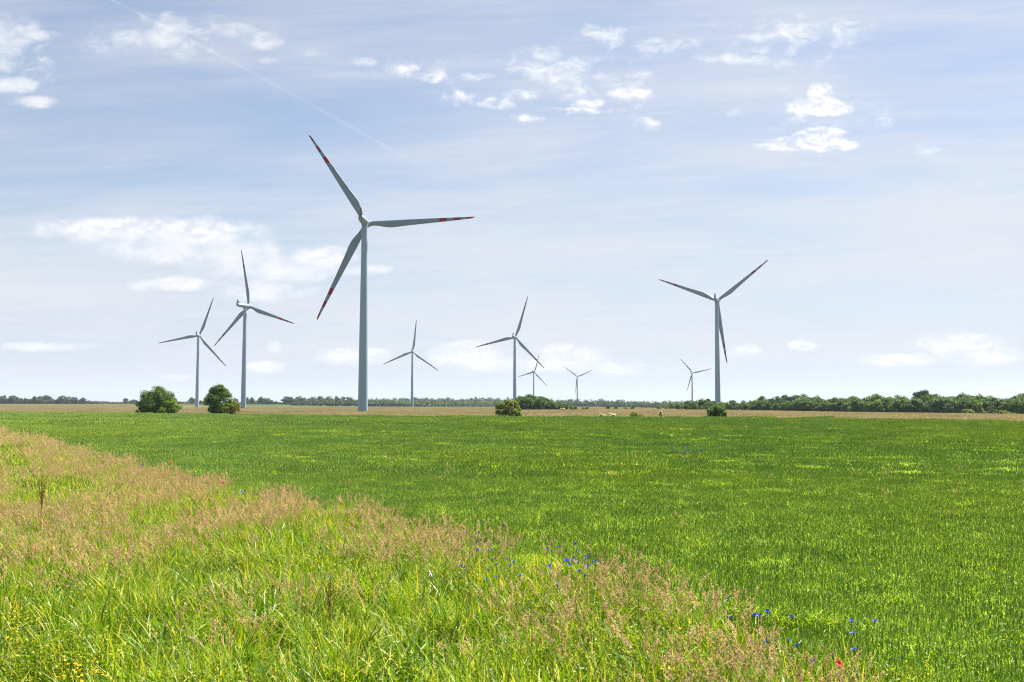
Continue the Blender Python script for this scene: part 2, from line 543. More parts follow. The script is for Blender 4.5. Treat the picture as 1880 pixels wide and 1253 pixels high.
def scatter(name, pts, rots, scl, variants, label, cat):
    n = len(pts)
    me = bpy.data.meshes.new(name)
    me.vertices.add(n)
    me.vertices.foreach_set('co', np.asarray(pts, np.float32).ravel())
    a = me.attributes.new('rot', 'FLOAT_VECTOR', 'POINT'); a.data.foreach_set('vector', np.asarray(rots, np.float32).ravel())
    a = me.attributes.new('scl', 'FLOAT_VECTOR', 'POINT'); a.data.foreach_set('vector', np.asarray(scl, np.float32).ravel())
    a = me.attributes.new('pick', 'INT', 'POINT'); a.data.foreach_set('value', R.integers(0, len(variants), n).astype(np.int32))
    o = link(name, me)
    c = bpy.data.collections.new(name + ' kinds')
    for k, vm in enumerate(variants):
        vo = bpy.data.objects.new(name + '_clump', vm); c.objects.link(vo)
    ng = bpy.data.node_groups.new(name, 'GeometryNodeTree')
    ng.interface.new_socket('Geometry', in_out='INPUT', socket_type='NodeSocketGeometry')
    ng.interface.new_socket('Geometry', in_out='OUTPUT', socket_type='NodeSocketGeometry')
    N, L = ng.nodes, ng.links
    gi = N.new('NodeGroupInput'); go = N.new('NodeGroupOutput')
    ip = N.new('GeometryNodeInstanceOnPoints')
    ci = N.new('GeometryNodeCollectionInfo'); ci.inputs['Collection'].default_value = c
    ci.inputs['Separate Children'].default_value = True; ci.inputs['Reset Children'].default_value = True

    def na(nm, ty):
        x = N.new('GeometryNodeInputNamedAttribute'); x.data_type = ty; x.inputs['Name'].default_value = nm
        return x.outputs['Attribute']
    er = N.new('FunctionNodeEulerToRotation')
    L.new(na('rot', 'FLOAT_VECTOR'), er.inputs[0])
    L.new(gi.outputs[0], ip.inputs['Points']); L.new(ci.outputs[0], ip.inputs['Instance'])
    ip.inputs['Pick Instance'].default_value = True
    L.new(na('pick', 'INT'), ip.inputs['Instance Index'])
    L.new(er.outputs[0], ip.inputs['Rotation']); L.new(na('scl', 'FLOAT_VECTOR'), ip.inputs['Scale'])
    L.new(ip.outputs[0], go.inputs[0])
    md = o.modifiers.new('scatter', 'NODES'); md.node_group = ng
    tag(o, label, cat, kind='stuff')
    return o


def value_noise(x, y, scale, seed=0):
    """smooth lattice noise in 0..1"""
    rg = np.random.default_rng(seed + 100)
    T = rg.random((64, 64))
    u, v = x * scale, y * scale
    i, j = np.floor(u).astype(int), np.floor(v).astype(int)
    fu, fv = sstep(u - i), sstep(v - j)
    g = lambda a, b: T[a % 64, b % 64]
    return (g(i, j) * (1 - fu) + g(i + 1, j) * fu) * (1 - fv) + (g(i, j + 1) * (1 - fu) + g(i + 1, j + 1) * fu) * fv


def jgrid(x0, x1, y0, y1, step, jit=0.5):
    xs = np.arange(x0, x1, step); ys = np.arange(y0, y1, step)
    X, Y = np.meshgrid(xs, ys)
    X = X + R.uniform(-jit, jit, X.shape) * step; Y = Y + R.uniform(-jit, jit, Y.shape) * step
    return X.ravel(), Y.ravel()


def tilt_rot(rz, tx, ty):
    """euler for: spin by rz about z, then lean by tx about x and ty about y"""
    out = np.zeros((len(rz), 3))
    for k in range(len(rz)):
        M = Matrix.Rotation(ty[k], 3, 'Y') @ Matrix.Rotation(tx[k], 3, 'X') @ Matrix.Rotation(rz[k], 3, 'Z')
        out[k] = M.to_euler()
    return out


# wheat --------------------------------------------------------------
M_WLEAF = leaf_mat('wheat leaf', (0.068, 0.21, 0.014), (0.415, 0.62, 0.030), (0.56, 0.64, 0.12), few=.9, trans=0.54, rough=.45, spec=.22, patch=.75, patch_scale=0.03, patch_to=(1.5, 1.25, 0.8))
M_WSTEM = leaf_mat('wheat stem', (0.12, 0.20, 0.05), (0.20, 0.28, 0.07), trans=0.25)
M_WEAR = leaf_mat('wheat ear', (0.115, 0.25, 0.055), (0.33, 0.49, 0.10), (0.47, 0.56, 0.16), trans=0.4, rough=0.6, patch=0.8, patch_scale=0.03, patch_to=(1.35, 1.15, 0.8))


def wheat_tile(size, n, thick, segs=3):
    mb = MB()
    b = np.stack([R.uniform(-size / 2, size / 2, n), R.uniform(-size / 2, size / 2, n), np.zeros(n)], 1)
    az = R.uniform(0, 2 * PI, n)
    H = R.normal(0.68, 0.045, n)
    p, d = strips(mb, b, az, H, np.full(n, 0.0045 * thick), R.uniform(0, 0.07, n), R.uniform(0, 0.22, n), 2, R.uniform(0, PI, n), [1, .9, .7], 1)
    e = R.random(n) < 0.88
    spindles(mb, p[e], d[e] + R.normal(0, 0.10, (e.sum(), 3)), R.uniform(0.07, 0.105, e.sum()) * (1 + .25 * (thick - 1)), np.full(e.sum(), 0.0075 * thick), mat=2, sides=4)
    for k in range(4):
        zz = R.uniform([.12, .28, .40, .50][k], [.3, .45, .56, .64][k], n)
        bb = b.copy(); bb[:, 2] = zz
        bb[:, 0] += np.cos(az) * zz * 0.08; bb[:, 1] += np.sin(az) * zz * 0.08
        strips(mb, bb, R.uniform(0, 2 * PI, n), R.uniform(0.14, 0.26, n), R.uniform(0.010, 0.017, n) * thick, R.uniform([.15, .2, .4, .6][k], [.7, .8, 1.1, 1.35][k], n), R.uniform(0.5, 2.1, n), segs, R.uniform(-.6, .6, n), None, 0)
    return mb.mesh('wheat_clump', [M_WLEAF, M_WSTEM, M_WEAR])


near_tiles = [wheat_tile(1.1, 260, 1.0) for _ in range(6)]
mid_tiles = [wheat_tile(2.3, 420, 2.1, 2) for _ in range(5)]
far_tiles = [wheat_tile(4.6, 620, 4.2, 2) for _ in range(4)]


def wheat_points(step, y0, y1):
    X, Y = jgrid(-0.60 * y1 - 6, 0.60 * y1 + 6, y0, y1, step, 0.25)
    ok = (np.abs(X) < 0.60 * Y + 5) & (Y < edge_dist(np.clip(X / Y, -.7, .7)) + value_noise(X, Y, .07, 3) * 3)
    ok &= X > verge_x(Y) - 0.25 + (value_noise(X, Y, 0.5, 5) - 0.5) * 1.0 + step * .3
    return X[ok], Y[ok]


def wheat_scatter(name, tiles, step, y0, y1, label):
    X, Y = wheat_points(step, y0, y1)
    n = len(X)
    hs = 0.82 + 0.26 * value_noise(X, Y * 1.6, 0.07, 1) + 0.16 * value_noise(X, Y, 0.6, 2)
    P = np.stack([X, Y, ground_z(X, Y)], 1)
    rz = R.integers(0, 4, n) * PI / 2 + R.uniform(-.12, .12, n)
    rot = tilt_rot(rz, R.normal(0, .03, n), R.normal(0, .03, n))
    s = np.stack([np.ones(n), np.ones(n), hs], 1)
    scatter(name, P, rot, s, tiles, label, 'wheat')


wheat_scatter('wheat', near_tiles, 1.0, 7.5, 46, 'dense green wheat with upright ears nearest the grass verge')
wheat_scatter('wheat', mid_tiles, 2.0, 46, 104, 'green wheat in the middle of the field')
wheat_scatter('wheat', far_tiles, 4.0, 104, 268, 'green wheat along the far side of the field')

# ripe tan field ------------------------------------------------------
M_TAN = leaf_mat('ripe grass', (0.335, 0.27, 0.15), (0.46, 0.385, 0.235), (0.27, 0.28, 0.13), trans=0.3, tcol=(1.1, 1.0, .8), patch=0.7, patch_scale=0.03, patch_to=(1.15, 1.2, 1.05))


def tan_tile(size, n):
    mb = MB()
    b = np.stack([R.uniform(-size / 2, size / 2, n), R.uniform(-size / 2, size / 2, n), np.full(n, 0.02)], 1)
    strips(mb, b, R.uniform(0, 2 * PI, n), R.uniform(.35, .62, n), R.uniform(.10, .24, n), R.uniform(0, .3, n), R.uniform(0, .8, n), 2, R.uniform(0, PI, n), [.6, 1, .4], 0)
    return mb.mesh('ripe_grass_clump', [M_TAN])


tan_tiles = [tan_tile(8.4, 1100) for _ in range(4)]
X, Y = jgrid(-0.62 * 1460, 0.62 * 900, 108, 1460, 8.0, 0.2)
ok = (np.abs(X) < 0.60 * Y + 8) & ((Y < 900) | (X < -395)) & (Y > edge_dist(np.clip(X / Y, -.7, .7)) + 4.5)
X, Y = X[ok], Y[ok]; n = len(X)
scatter('ripe_grass', np.stack([X, Y, ground_z(X, Y)], 1), tilt_rot(R.integers(0, 4, n) * PI / 2, np.zeros(n), np.zeros(n)),
        np.stack([np.ones(n), np.ones(n), R.uniform(.8, 1.15, n)], 1), tan_tiles, 'tan ripe grass field between the green wheat and the woods', 'grass')

# verge grass ---------------------------------------------------------
M_GRASS = leaf_mat('verge grass', (0.018, 0.080, 0.003), (0.27, 0.44, 0.014), (0.56, 0.52, 0.14), few=.74, trans=0.42, tcol=(1.25, 1.2, .30), rough=.40, spec=.28, patch=.7, patch_scale=.35, patch_to=(1.2, 1.1, .7))
M_STRAW = leaf_mat('straw stem', (0.34, 0.36, 0.09), (0.62, 0.54, 0.24), trans=0.25)
M_PLUME = leaf_mat('grass plume', (0.32, 0.215, 0.095), (0.84, 0.67, 0.37), (0.24, 0.14, 0.08), trans=0.35, tcol=(1.15, 1.0, .85), rough=.7)


def grass_tile(rad, n, H, W, brown=0.0):
    mb = MB()
    r = rad * np.sqrt(R.random(n)); th = R.uniform(0, 2 * PI, n)
    b = np.stack([r * np.cos(th), r * np.sin(th), np.zeros(n)], 1)
    L = R.uniform(.55, 1.12, n) * H
    strips(mb, b, R.uniform(0, 2 * PI, n), L, R.uniform(.6, 1.25, n) * W, R.uniform(0, .35, n), R.gamma(2.0, .42, n), 5, R.uniform(-.8, .8, n), [.75, 1, .95, .8, .5, .08], 0)
    m = n // 5                                   # a few bent-over blades catching the light
    r = rad * np.sqrt(R.random(m)); th = R.uniform(0, 2 * PI, m)
    b = np.stack([r * np.cos(th), r * np.sin(th), R.uniform(.2, .55, m) * H], 1)
    strips(mb, b, R.uniform(0, 2 * PI, m), R.uniform(.3, .6, m) * H, R.uniform(.9, 1.6, m) * W, R.uniform(.3, .8, m), R.uniform(.8, 2.0, m), 5, R.uniform(-.4, .4, m), [.8, 1, .95, .8, .5, .08], 0)
    return mb.mesh('grass_clump', [M_GRASS])


def plume_tile(rad, n, H, droop=0.5, fluff=1.0):
    mb = MB()
    r = rad * np.sqrt(R.random(n)); th = R.uniform(0, 2 * PI, n)
    b = np.stack([r * np.cos(th), r * np.sin(th), np.zeros(n)], 1)
    L = R.uniform(.8, 1.15, n) * H
    az = R.uniform(0, 2 * PI, n)
    lean = R.uniform(0, .16, n)
    p, d = strips(mb, b, az, L, np.full(n, .0042), lean, R.uniform(.05, .3, n), 4, R.uniform(0, PI, n), [1, 1, .9, .8, .6], 1)
    hl = R.uniform(.15, .26, n)                 # seed head
    K = 80
    t = R.random((n, K)) ** .9
    bend = R.uniform(.1, 1.0, n)[:, None] * droop * t
    hd = np.stack([np.cos(az), np.sin(az), np.zeros(n)], 1)
    c = p[:, None] + d[:, None] * (hl[:, None] * (t - .05))[..., None] + hd[:, None] * (hl[:, None] * bend * t)[..., None] - np.array([0, 0, 1.0]) * (hl[:, None] * bend * t * .5)[..., None]
    env = (np.sin(np.clip(t * .92 + .08, 0, 1) * PI) ** .7) * .027 * fluff
    c = c + unit(n * K).reshape(n, K, 3) * (env * R.random((n, K)) ** .5)[..., None]
    c = c.reshape(-1, 3)
    al = np.repeat(d, K, 0) + R.normal(0, .45, (n * K, 3))
    cards(mb, c, unit(n * K), R.uniform(.008, .015, n * K), 1.7, 2, np.clip(np.repeat(R.random(n), K) * .75 + R.random(n * K) * .3, 0, 1), None)
    # two narrow leaves
    for k in range(2):
        bb = b + np.stack([np.zeros(n), np.zeros(n), R.uniform(.2, .6, n) * H], 1)
        strips(mb, bb, R.uniform(0, 2 * PI, n), R.uniform(.2, .4, n), np.full(n, .007), R.uniform(.2, .6, n), R.uniform(.5, 1.4, n), 3, R.uniform(-.5, .5, n), None, 0)
    return mb.mesh('tall_grass_clump', [M_GRASS, M_STRAW, M_PLUME])


g_tiles = [grass_tile(.21, 58, .98, .020) for _ in range(5)] + [grass_tile(.22, 40, .78, .028) for _ in range(3)]
gf_tiles = [grass_tile(.60, 130, .74, .034) for _ in range(4)]


def verge_ok(X, Y, pad=0.0):
    e = verge_x(Y) + (value_noise(X, Y, .55, 9) - .5) * 1.1
    return (X < e + pad) & (X > -0.60 * Y - 4)


def verge_scatter(name, tiles, step, y0, y1, label, smin=.8, smax=1.12):
    X, Y = jgrid(-0.6 * y1 - 4, 9, y0, y1, step, .5)
    ok = verge_ok(X, Y) & (value_noise(X, Y, 1.9, 31) + .5 * value_noise(X, Y, .7, 32) > .56); X, Y = X[ok], Y[ok]; n = len(X)
    lean = -0.10 - .20 * sstep((-X / np.maximum(Y, 1) - .05) / .3) * sstep((40 - Y) / 14)
    rot = tilt_rot(R.uniform(0, 2 * PI, n), R.normal(0, .07, n), R.normal(0, .07, n) + lean * .8)
    h = R.uniform(smin, smax, n) * (.62 + .30 * value_noise(X, Y, .35, 11) + .36 * value_noise(X, Y, 1.0, 12))
    scatter(name, np.stack([X, Y, ground_z(X, Y)], 1), rot, np.stack([np.ones(n), np.ones(n), h], 1), tiles, label, 'grass')


verge_scatter('grass', g_tiles, .31, 2.5, 38, 'lush yellow green grass of the near verge')
verge_scatter('grass', gf_tiles, .66, 38, 150, 'green grass at the far left end of the verge')

# broad arching blades of the nearest grass
M_BROAD = leaf_mat('broad grass blades', (0.035, 0.115, 0.004), (0.30, 0.46, 0.016), (0.62, 0.60, 0.22), few=.84, trans=0.40, tcol=(1.25, 1.2, .30), rough=.38, spec=.34)


def broad_tile(n):
    mb = MB()
    r = .17 * np.sqrt(R.random(n)); th = R.uniform(0, 2 * PI, n)
    b = np.stack([r * np.cos(th), r * np.sin(th), np.zeros(n)], 1)
    strips(mb, b, th + R.normal(0, .8, n), R.uniform(.7, 1.25, n), R.uniform(.018, .034, n), R.uniform(.05, .3, n), R.uniform(.4, 2.0, n), 7, R.uniform(-.7, .7, n), [.7, .9, 1, 1, .9, .7, .4, .05], 0)
    return mb.mesh('grass_clump', [M_BROAD])


b_tiles = [broad_tile(34) for _ in range(7)]
X, Y = jgrid(-22, 9, 6, 30, .50, .5)
ok = verge_ok(X, Y, .1) & (value_noise(X, Y, .8, 41) > .36 + .25 * sstep((Y - 14) / 14)); X, Y = X[ok], Y[ok]; n = len(X)
scatter('grass', np.stack([X, Y, ground_z(X, Y)], 1), tilt_rot(R.uniform(0, 2 * PI, n), R.normal(0, .08, n), R.normal(-.06, .08, n)),
        np.stack([np.ones(n), np.ones(n), R.uniform(.75, 1.05, n)], 1), b_tiles, 'broad arching green blades among the nearest verge grass', 'grass')

# feathery seed heads: density set by patches on the verge
PATCH = [(60, 870, 3.5, 1.0), (250, 880, 4.0, 1.0), (400, 905, 3.0, 1.0), (520, 930, 2.2, 1.1), (150, 930, 3.0, 1.0), (330, 950, 2.2, .8), (640, 955, 1.7, 1.1), (740, 975, 1.1, 1.2),
         (860, 1010, 1.0, .9), (1060, 1130, .6, .8), (1160, 1120, .6, .9), (1280, 1180, .6, .9), (1400, 1140, .6, .9), (1430, 1240, .5, .9), (420, 1130, .4, .8), (440, 1085, .4, .7), (520, 1080, .4, .8), (960, 1000, .6, .6), (60, 1000, 1.8, .8), (30, 1080, 1.0, .6), (200, 1000, 1.6, .6), (480, 1110, .45, .6), (560, 1100, .35, .7), (600, 1080, .3, .6),
         (930, 1060, .5, .9), (1010, 1080, .6, .9), (1120, 1060, .8, 1.0), (1220, 1090, .7, 1.0), (1300, 1120, .6, 1.0), (1200, 1180, .6, .7), (1350, 1170, .6, .9), (1450, 1200, .4, .8), (1500, 1250, .4, .9), (1320, 1240, .4, .8)]
PW = []
for px, py, rad, k in PATCH:
    x, y = place(px, py, 1.0); PW.append((x, y, rad, k))


def plume_density(X, Y):
    d = np.zeros(len(X))
    for x, y, r_, k in PW:
        d = np.maximum(d, k * np.exp(-(((X - x) / (r_ * 1.15)) ** 2 + ((Y - y) / (r_ * 1.8)) ** 2)))
    band = np.exp(-((X - verge_x(Y) + .5) / (.35 + .05 * Y)) ** 2) * sstep((Y - 17) / 7)
    return np.maximum(d, band * 1.15) + .012


p_tiles = [plume_tile(.16, 7, R.uniform(.92, 1.1), .55, R.uniform(.8, 1.2)) for _ in range(7)]
X, Y = jgrid(-50, 9, 7.0, 50, .33, .5)
ok = verge_ok(X, Y, .15); X, Y = X[ok], Y[ok]
ok = R.random(len(X)) < plume_density(X, Y) * (.02 + .95 * sstep((value_noise(X, Y, .42, 17) * .6 + value_noise(X, Y, 1.3, 18) * .4 - .41) / .20)); X, Y = X[ok], Y[ok]; n = len(X)
lean = -.10 - .38 * sstep((-X / Y - .12) / .3) * sstep((42 - Y) / 12)
scatter('tall_grass', np.stack([X, Y, ground_z(X, Y)], 1), tilt_rot(R.uniform(0, 2 * PI, n), R.normal(0, .08, n), lean + R.normal(0, .09, n)),
        np.stack([np.ones(n), np.ones(n), R.uniform(.85, 1.12, n)], 1), p_tiles, 'tall wild grass with pinkish tan feathery seed heads', 'grass')
pf_tiles = [plume_tile(.5, 26, 1.0, .5, 1.7) for _ in range(4)]
X, Y = jgrid(-100, 0, 50, 150, .9, .5)
ok = verge_ok(X, Y, .2); X, Y = X[ok], Y[ok]
ok = R.random(len(X)) < .15 + .6 * np.exp(-((X - verge_x(Y) + .8) / 3.0) ** 2); X, Y = X[ok], Y[ok]; n = len(X)
scatter('tall_grass', np.stack([X, Y, ground_z(X, Y)], 1), tilt_rot(R.uniform(0, 2 * PI, n), R.normal(0, .08, n), R.normal(-.08, .09, n)),
        np.stack([np.ones(n), np.ones(n), R.uniform(.85, 1.12, n)], 1), pf_tiles, 'tan feathery grass far off at the left of the verge', 'grass')
# leafy weeds among the grass
M_WEED = leaf_mat('weed leaves', (0.09, 0.20, 0.010), (0.30, 0.40, 0.018), (0.52, 0.47, 0.05), trans=.42, tcol=(1.25, 1.15, .35), rough=.45)


def weed_tile(rad, nst):
    mb = MB()
    for k in range(nst):
        a, r = R.uniform(0, 6.28), rad * math.sqrt(R.random())
        b = np.array([r * math.cos(a), r * math.sin(a), 0.0]); h = R.uniform(.6, .95)
        t = b + np.array([R.normal(0, .06), R.normal(0, .06), h])
        tube(mb, b, t, .004, .002, 4, 0, .3)
        q = 22
        u = R.random(q) ** .7
        c = b[None] + (t - b)[None] * u[:, None] + unit(q) * (.075 * (1.1 - u) + .02)[:, None] * np.array([1, 1, .4])
        cards(mb, c, unit(q) + np.array([0, 0, 1.1]), R.uniform(.022, .045, q), 1.7, 0, None)
    return mb.mesh('weed_clump', [M_WEED])


w_tiles = [weed_tile(.22, 12) for _ in range(5)]
WP = [place(a, b, .85) + (r_,) for a, b, r_ in ((1080, 1010, .8), (1040, 1090, .9), (1150, 1190, 1.1), (1000, 1180, .7), (860, 1040, .9), (1250, 1220, .7), (330, 1240, .5), (60, 1180, .6), (640, 1010, 1.2), (380, 1080, .6))]
X, Y = jgrid(-14, 9, 8, 34, .30, .5)
ok = verge_ok(X, Y, .3)
den = np.full(len(X), .05)
for x_, y_, r_ in WP: den = np.maximum(den, .75 * np.exp(-(((X - x_) / r_) ** 2 + ((Y - y_) / (r_ * 1.6)) ** 2)))
ok &= R.random(len(X)) < den
X, Y = X[ok], Y[ok]; n = len(X)
scatter('weeds', np.stack([X, Y, ground_z(X, Y)], 1), tilt_rot(R.uniform(0, 2 * PI, n), R.normal(0, .08, n), R.normal(0, .08, n)),
        np.stack([np.ones(n), np.ones(n), R.uniform(.85, 1.1, n)], 1), w_tiles, 'yellow green leafy weeds among the verge grass', 'weeds')
# scattered plumes standing in the wheat
X, Y = jgrid(-14, 36, 9, 60, 2.6, .5)
ok = (X > verge_x(Y) + .3) & (R.random(len(X)) < .16 + .7 * np.exp(-(X - verge_x(Y)) / 1.2)); X, Y = X[ok], Y[ok]; n = len(X)
scatter('tall_grass', np.stack([X, Y, ground_z(X, Y)], 1), tilt_rot(R.uniform(0, 2 * PI, n), R.normal(0, .08, n), R.normal(-.05, .09, n)),
        np.stack([np.ones(n) * .8, np.ones(n) * .8, R.uniform(.8, .95, n)], 1), p_tiles, 'stray tan grass plumes standing in the green wheat', 'grass')

# ------------------------------------------------------------------ wind turbines
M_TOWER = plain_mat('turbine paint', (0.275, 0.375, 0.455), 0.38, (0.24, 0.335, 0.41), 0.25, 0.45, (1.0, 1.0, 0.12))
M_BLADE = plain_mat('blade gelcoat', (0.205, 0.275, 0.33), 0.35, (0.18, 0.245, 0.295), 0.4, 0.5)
M_RED = plain_mat('red band paint', (0.26, 0.008, 0.020), 0.45)
M_DARK = plain_mat('dark fin', (0.13, 0.14, 0.15), 0.5)
ROTOR = 37.7


def blade_mesh():
    mb = MB()
    rs = np.array([1.2, 1.9, 3.0, 4.5, 6.2, 7.8, 9.2, 11, 13.5, 17, 21, ROTOR * .675, ROTOR * .742, ROTOR * .805, ROTOR * .868, ROTOR * .932, ROTOR * .965, ROTOR * .985, ROTOR * .996, ROTOR])
    ch = np.interp(rs, [1.2, 1.9, 3, 4.5, 6.2, 7.8, 9.2, 11, 13.5, 21, 30, 36, 37.2, ROTOR], [1.7, 1.7, 1.75, 2.05, 2.45, 2.75, 2.80, 2.62, 2.35, 1.78, 1.15, .68, .46, .12])
    tk = np.interp(rs, [1.2, 1.9, 4.5, 9.2, 20, ROTOR], [1.0, 1.0, .72, .34, .20, .14])
    tw = np.radians(np.interp(rs, [1.2, 5, 9, 20, ROTOR], [14, 14, 11, 4, 0]))
    lead = np.interp(rs, [1.2, 3, 9.2, ROTOR], [.85, .85, .85, .30])    # how far the leading edge lies ahead of the axis
    S = 18
    V = []
    for r, c, k, a, l in zip(rs, ch, tk, tw, lead):
        th = np.arange(S) * 2 * PI / S
        u = (1 - np.cos(th)) / 2                       # 0 leading, 1 trailing
        circ = 0.5 * np.sin(th)
        foil = 0.5 * np.sin(th) * (1.45 * (1 - u) ** .45 * .9 + .1)
        f = np.clip((1.0 - k) / .5, 0, 1)
        y = c * k * (circ * (1 - f) + foil * f)
        z = l - u * c
        V.append(np.stack([np.full(S, r), y * math.cos(a) + z * math.sin(a), z * math.cos(a) - y * math.sin(a)], 1))
    V = np.concatenate(V)
    # start circle must sit on the hub axis line
    for i in range(len(rs) - 1):
        mid = (rs[i] + rs[i + 1]) / 2 / ROTOR
        red = .675 < mid < .742 or .805 < mid < .868 or mid > .932
        q = [[i * S + j, i * S + (j + 1) % S, (i + 1) * S + (j + 1) % S, (i + 1) * S + j] for j in range(S)]
        mb.f.append(np.array(q)); mb.m.append(np.full(S, 1 if red else 0))
    mb.v.append(V); mb.t.append(np.full(len(V), .5)); mb.n = len(V)
    e = (len(rs) - 1) * S
    mb.f.append(np.array([[e, e + j, e + j + 1, e + j + 1] for j in range(1, S - 1)])); mb.m.append(np.full(S - 2, 1))
    return mb.mesh('blade', [M_BLADE, M_RED], True)


def nacelle_mesh():
    mb = MB()
    lathe(mb, [(0.02, -7.6), (0.60, -7.5), (0.95, -7.0), (1.16, -5.8), (1.28, -3.5), (1.34, -1.0), (1.32, 1.2), (1.22, 2.2), (1.05, 2.3), (0.02, 2.3)], 28, axis='y')
    lathe(mb, [(0.99, -2.1), (1.06, -1.6), (1.06, -1.0)], 28)              # yaw neck
    return mb.mesh('nacelle', [M_TOWER], True)


def fin_mesh():
    """swept cooling fin standing on the tail of the nacelle"""
    mb = MB()
    prof = [(-7.55, -0.35, .50), (-5.2, 1.05, .58), (-5.9, 1.75, .50), (-6.55, 2.5, .36), (-6.95, 3.4, .20), (-7.35, 3.45, .16), (-7.55, 2.3, .30), (-7.7, 1.0, .45)]
    V = []
    for y, z, t in prof: V.append((-t, y, z))
    for y, z, t in prof: V.append((t, y, z))
    n = len(prof)
    q = [[j, (j + 1) % n, n + (j + 1) % n, n + j] for j in range(n)]
    for s in (0, n):
        for j in range(1, n - 1): q.append([s, s + j, s + j + 1, s + j + 1])
    mb.add(np.array(V), q)
    return mb.mesh('tail_fin', [M_DARK])


def hub_mesh():
    mb = MB()
    lathe(mb, [(0.85, 2.34), (1.20, 2.42), (1.34, 3.1), (1.36, 4.5), (1.22, 5.2), (0.88, 5.8), (0.42, 6.15), (0.02, 6.2)], 28, axis='y')
    return mb.mesh('hub', [M_TOWER], True)


def collar_mesh():
    mb = MB()
    lathe(mb, [(0.86, 1.15), (1.02, 1.15), (1.02, 1.75), (0.86, 1.75)], 24, axis='x')
    return mb.mesh('blade_root_collar', [M_TOWER], True)


def tower_mesh(h):
    mb = MB()
    pr = [(1.72, -1.2), (1.72, 0.28), (1.70, 0.29)]
    for k in range(0, 25):
        t = k / 24
        pr.append((1.70 - 0.72 * t ** 1.05, 0.3 + (h - 2.3) * t))
    lathe(mb, pr, 40)
    return mb.mesh('tower', [M_TOWER], True)


BLADE, NAC, FIN, HUB, COLLAR = blade_mesh(), nacelle_mesh(), fin_mesh(), hub_mesh(), collar_mesh()
OVER = 3.9
# rotor centre px, py, rotor radius in px, yaw to the right of the line of sight, first blade angle, label
TURB = [
    (673, 411, 200.8, 10, 3, 'largest and nearest wind turbine, grey tower with one blade pointing level to the right'),
    (457.5, 563, 108.9, 40, 101, 'wind turbine seen partly side on with its long nacelle and dark tail fin showing'),
    (366, 616.5, 75.0, 13, 71, 'wind turbine whose tower rises between the two rounded bushes in the tan field'),
    (757.5, 646, 59.2, 4, 83.5, 'thin distant wind turbine standing alone just right of the largest one'),
    (946.5, 619.5, 78.6, 11, 73, 'wind turbine rising from the small wood in the middle of the plain'),
    (981.3, 683.5, 36.0, 25, 74, 'tiny wind turbine behind the small middle wood, partly crossed by a bigger blade'),
    (1060, 692, 31.0, 4, 23, 'smallest wind turbine, two blades raised in a V and one hanging against its tower'),
    (1271.5, 685, 36.4, 16, 11.5, 'tiny distant wind turbine just left of the tower with the bush at its foot'),
    (1317, 552.5, 116.8, 7, 37.8, 'wind turbine with two blades raised in a V, standing behind a round dark bush'),
]
for cx, cy, rp, yaw, th0, label in TURB:
    y = ROTOR * FPX / rp
    c = at_y(cx, cy, y)
    az = math.atan2(c.x, c.y) + math.radians(yaw)
    ax = Vector((math.sin(az), math.cos(az), 0))
    base = c - ax * OVER
    gzb = gz(base.x, base.y)
    h = c.z - gzb
    root = tag(empty('wind_turbine', (base.x, base.y, gzb), -az), label, 'wind turbine', 'wind turbines of the wind farm')
    link('tower', tower_mesh(h), root)
    nac = link('nacelle', NAC, root); nac.location = (0, 0, h)
    link('tail_fin', FIN, nac)
    hub = link('hub', HUB, root); hub.location = (0, 0, h)
    for k in range(3):
        b = link('blade', BLADE, root)
        b.location = (0, OVER, h)
        b.rotation_euler = (0, -math.radians(th0 + 120 * k), 0)
        link('blade_root_collar', COLLAR, b)

# ------------------------------------------------------------------ trees and bushes
TC = (1.35, 1.25, .45)
L_OAK = leaf_mat('oak leaves', (0.036, 0.095, 0.012), (0.095, 0.185, 0.018), (0.15, 0.23, 0.025), trans=.4, tcol=TC, patch=.6, patch_scale=.25)
L_BRIGHT = leaf_mat('bright leaves', (0.11, 0.21, 0.02), (0.20, 0.29, 0.03), (0.27, 0.33, 0.06), trans=.45, tcol=TC)
L_MIX = leaf_mat('yellowing leaves', (0.09, 0.165, 0.016), (0.20, 0.24, 0.022), (0.29, 0.25, 0.045), trans=.45, tcol=TC, patch=.6, patch_scale=.5)
L_WOOD = leaf_mat('wood leaves', (0.022, 0.070, 0.007), (0.095, 0.20, 0.012), (0.15, 0.25, 0.018), trans=.36, tcol=TC, patch=.8, patch_scale=.05, patch_to=(1.45, 1.25, .8))
L_DARK = leaf_mat('dark leaves', (0.026, 0.060, 0.016), (0.055, 0.10, 0.022), trans=.3, tcol=TC)
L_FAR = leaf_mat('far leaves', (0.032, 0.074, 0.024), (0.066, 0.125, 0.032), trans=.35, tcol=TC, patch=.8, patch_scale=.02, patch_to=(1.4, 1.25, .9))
L_PALE = leaf_mat('pale far leaves', (0.07, 0.115, 0.035), (0.12, 0.165, 0.045), trans=.3, tcol=TC)
L_CREAM = leaf_mat('cream blossom', (0.46, 0.42, 0.15), (0.62, 0.57, 0.26), trans=.25, tcol=(1, 1, .8))
BARK = plain_mat('bark', (0.09, 0.07, 0.05), .9, (0.05, 0.04, 0.03), 4.0, .1)


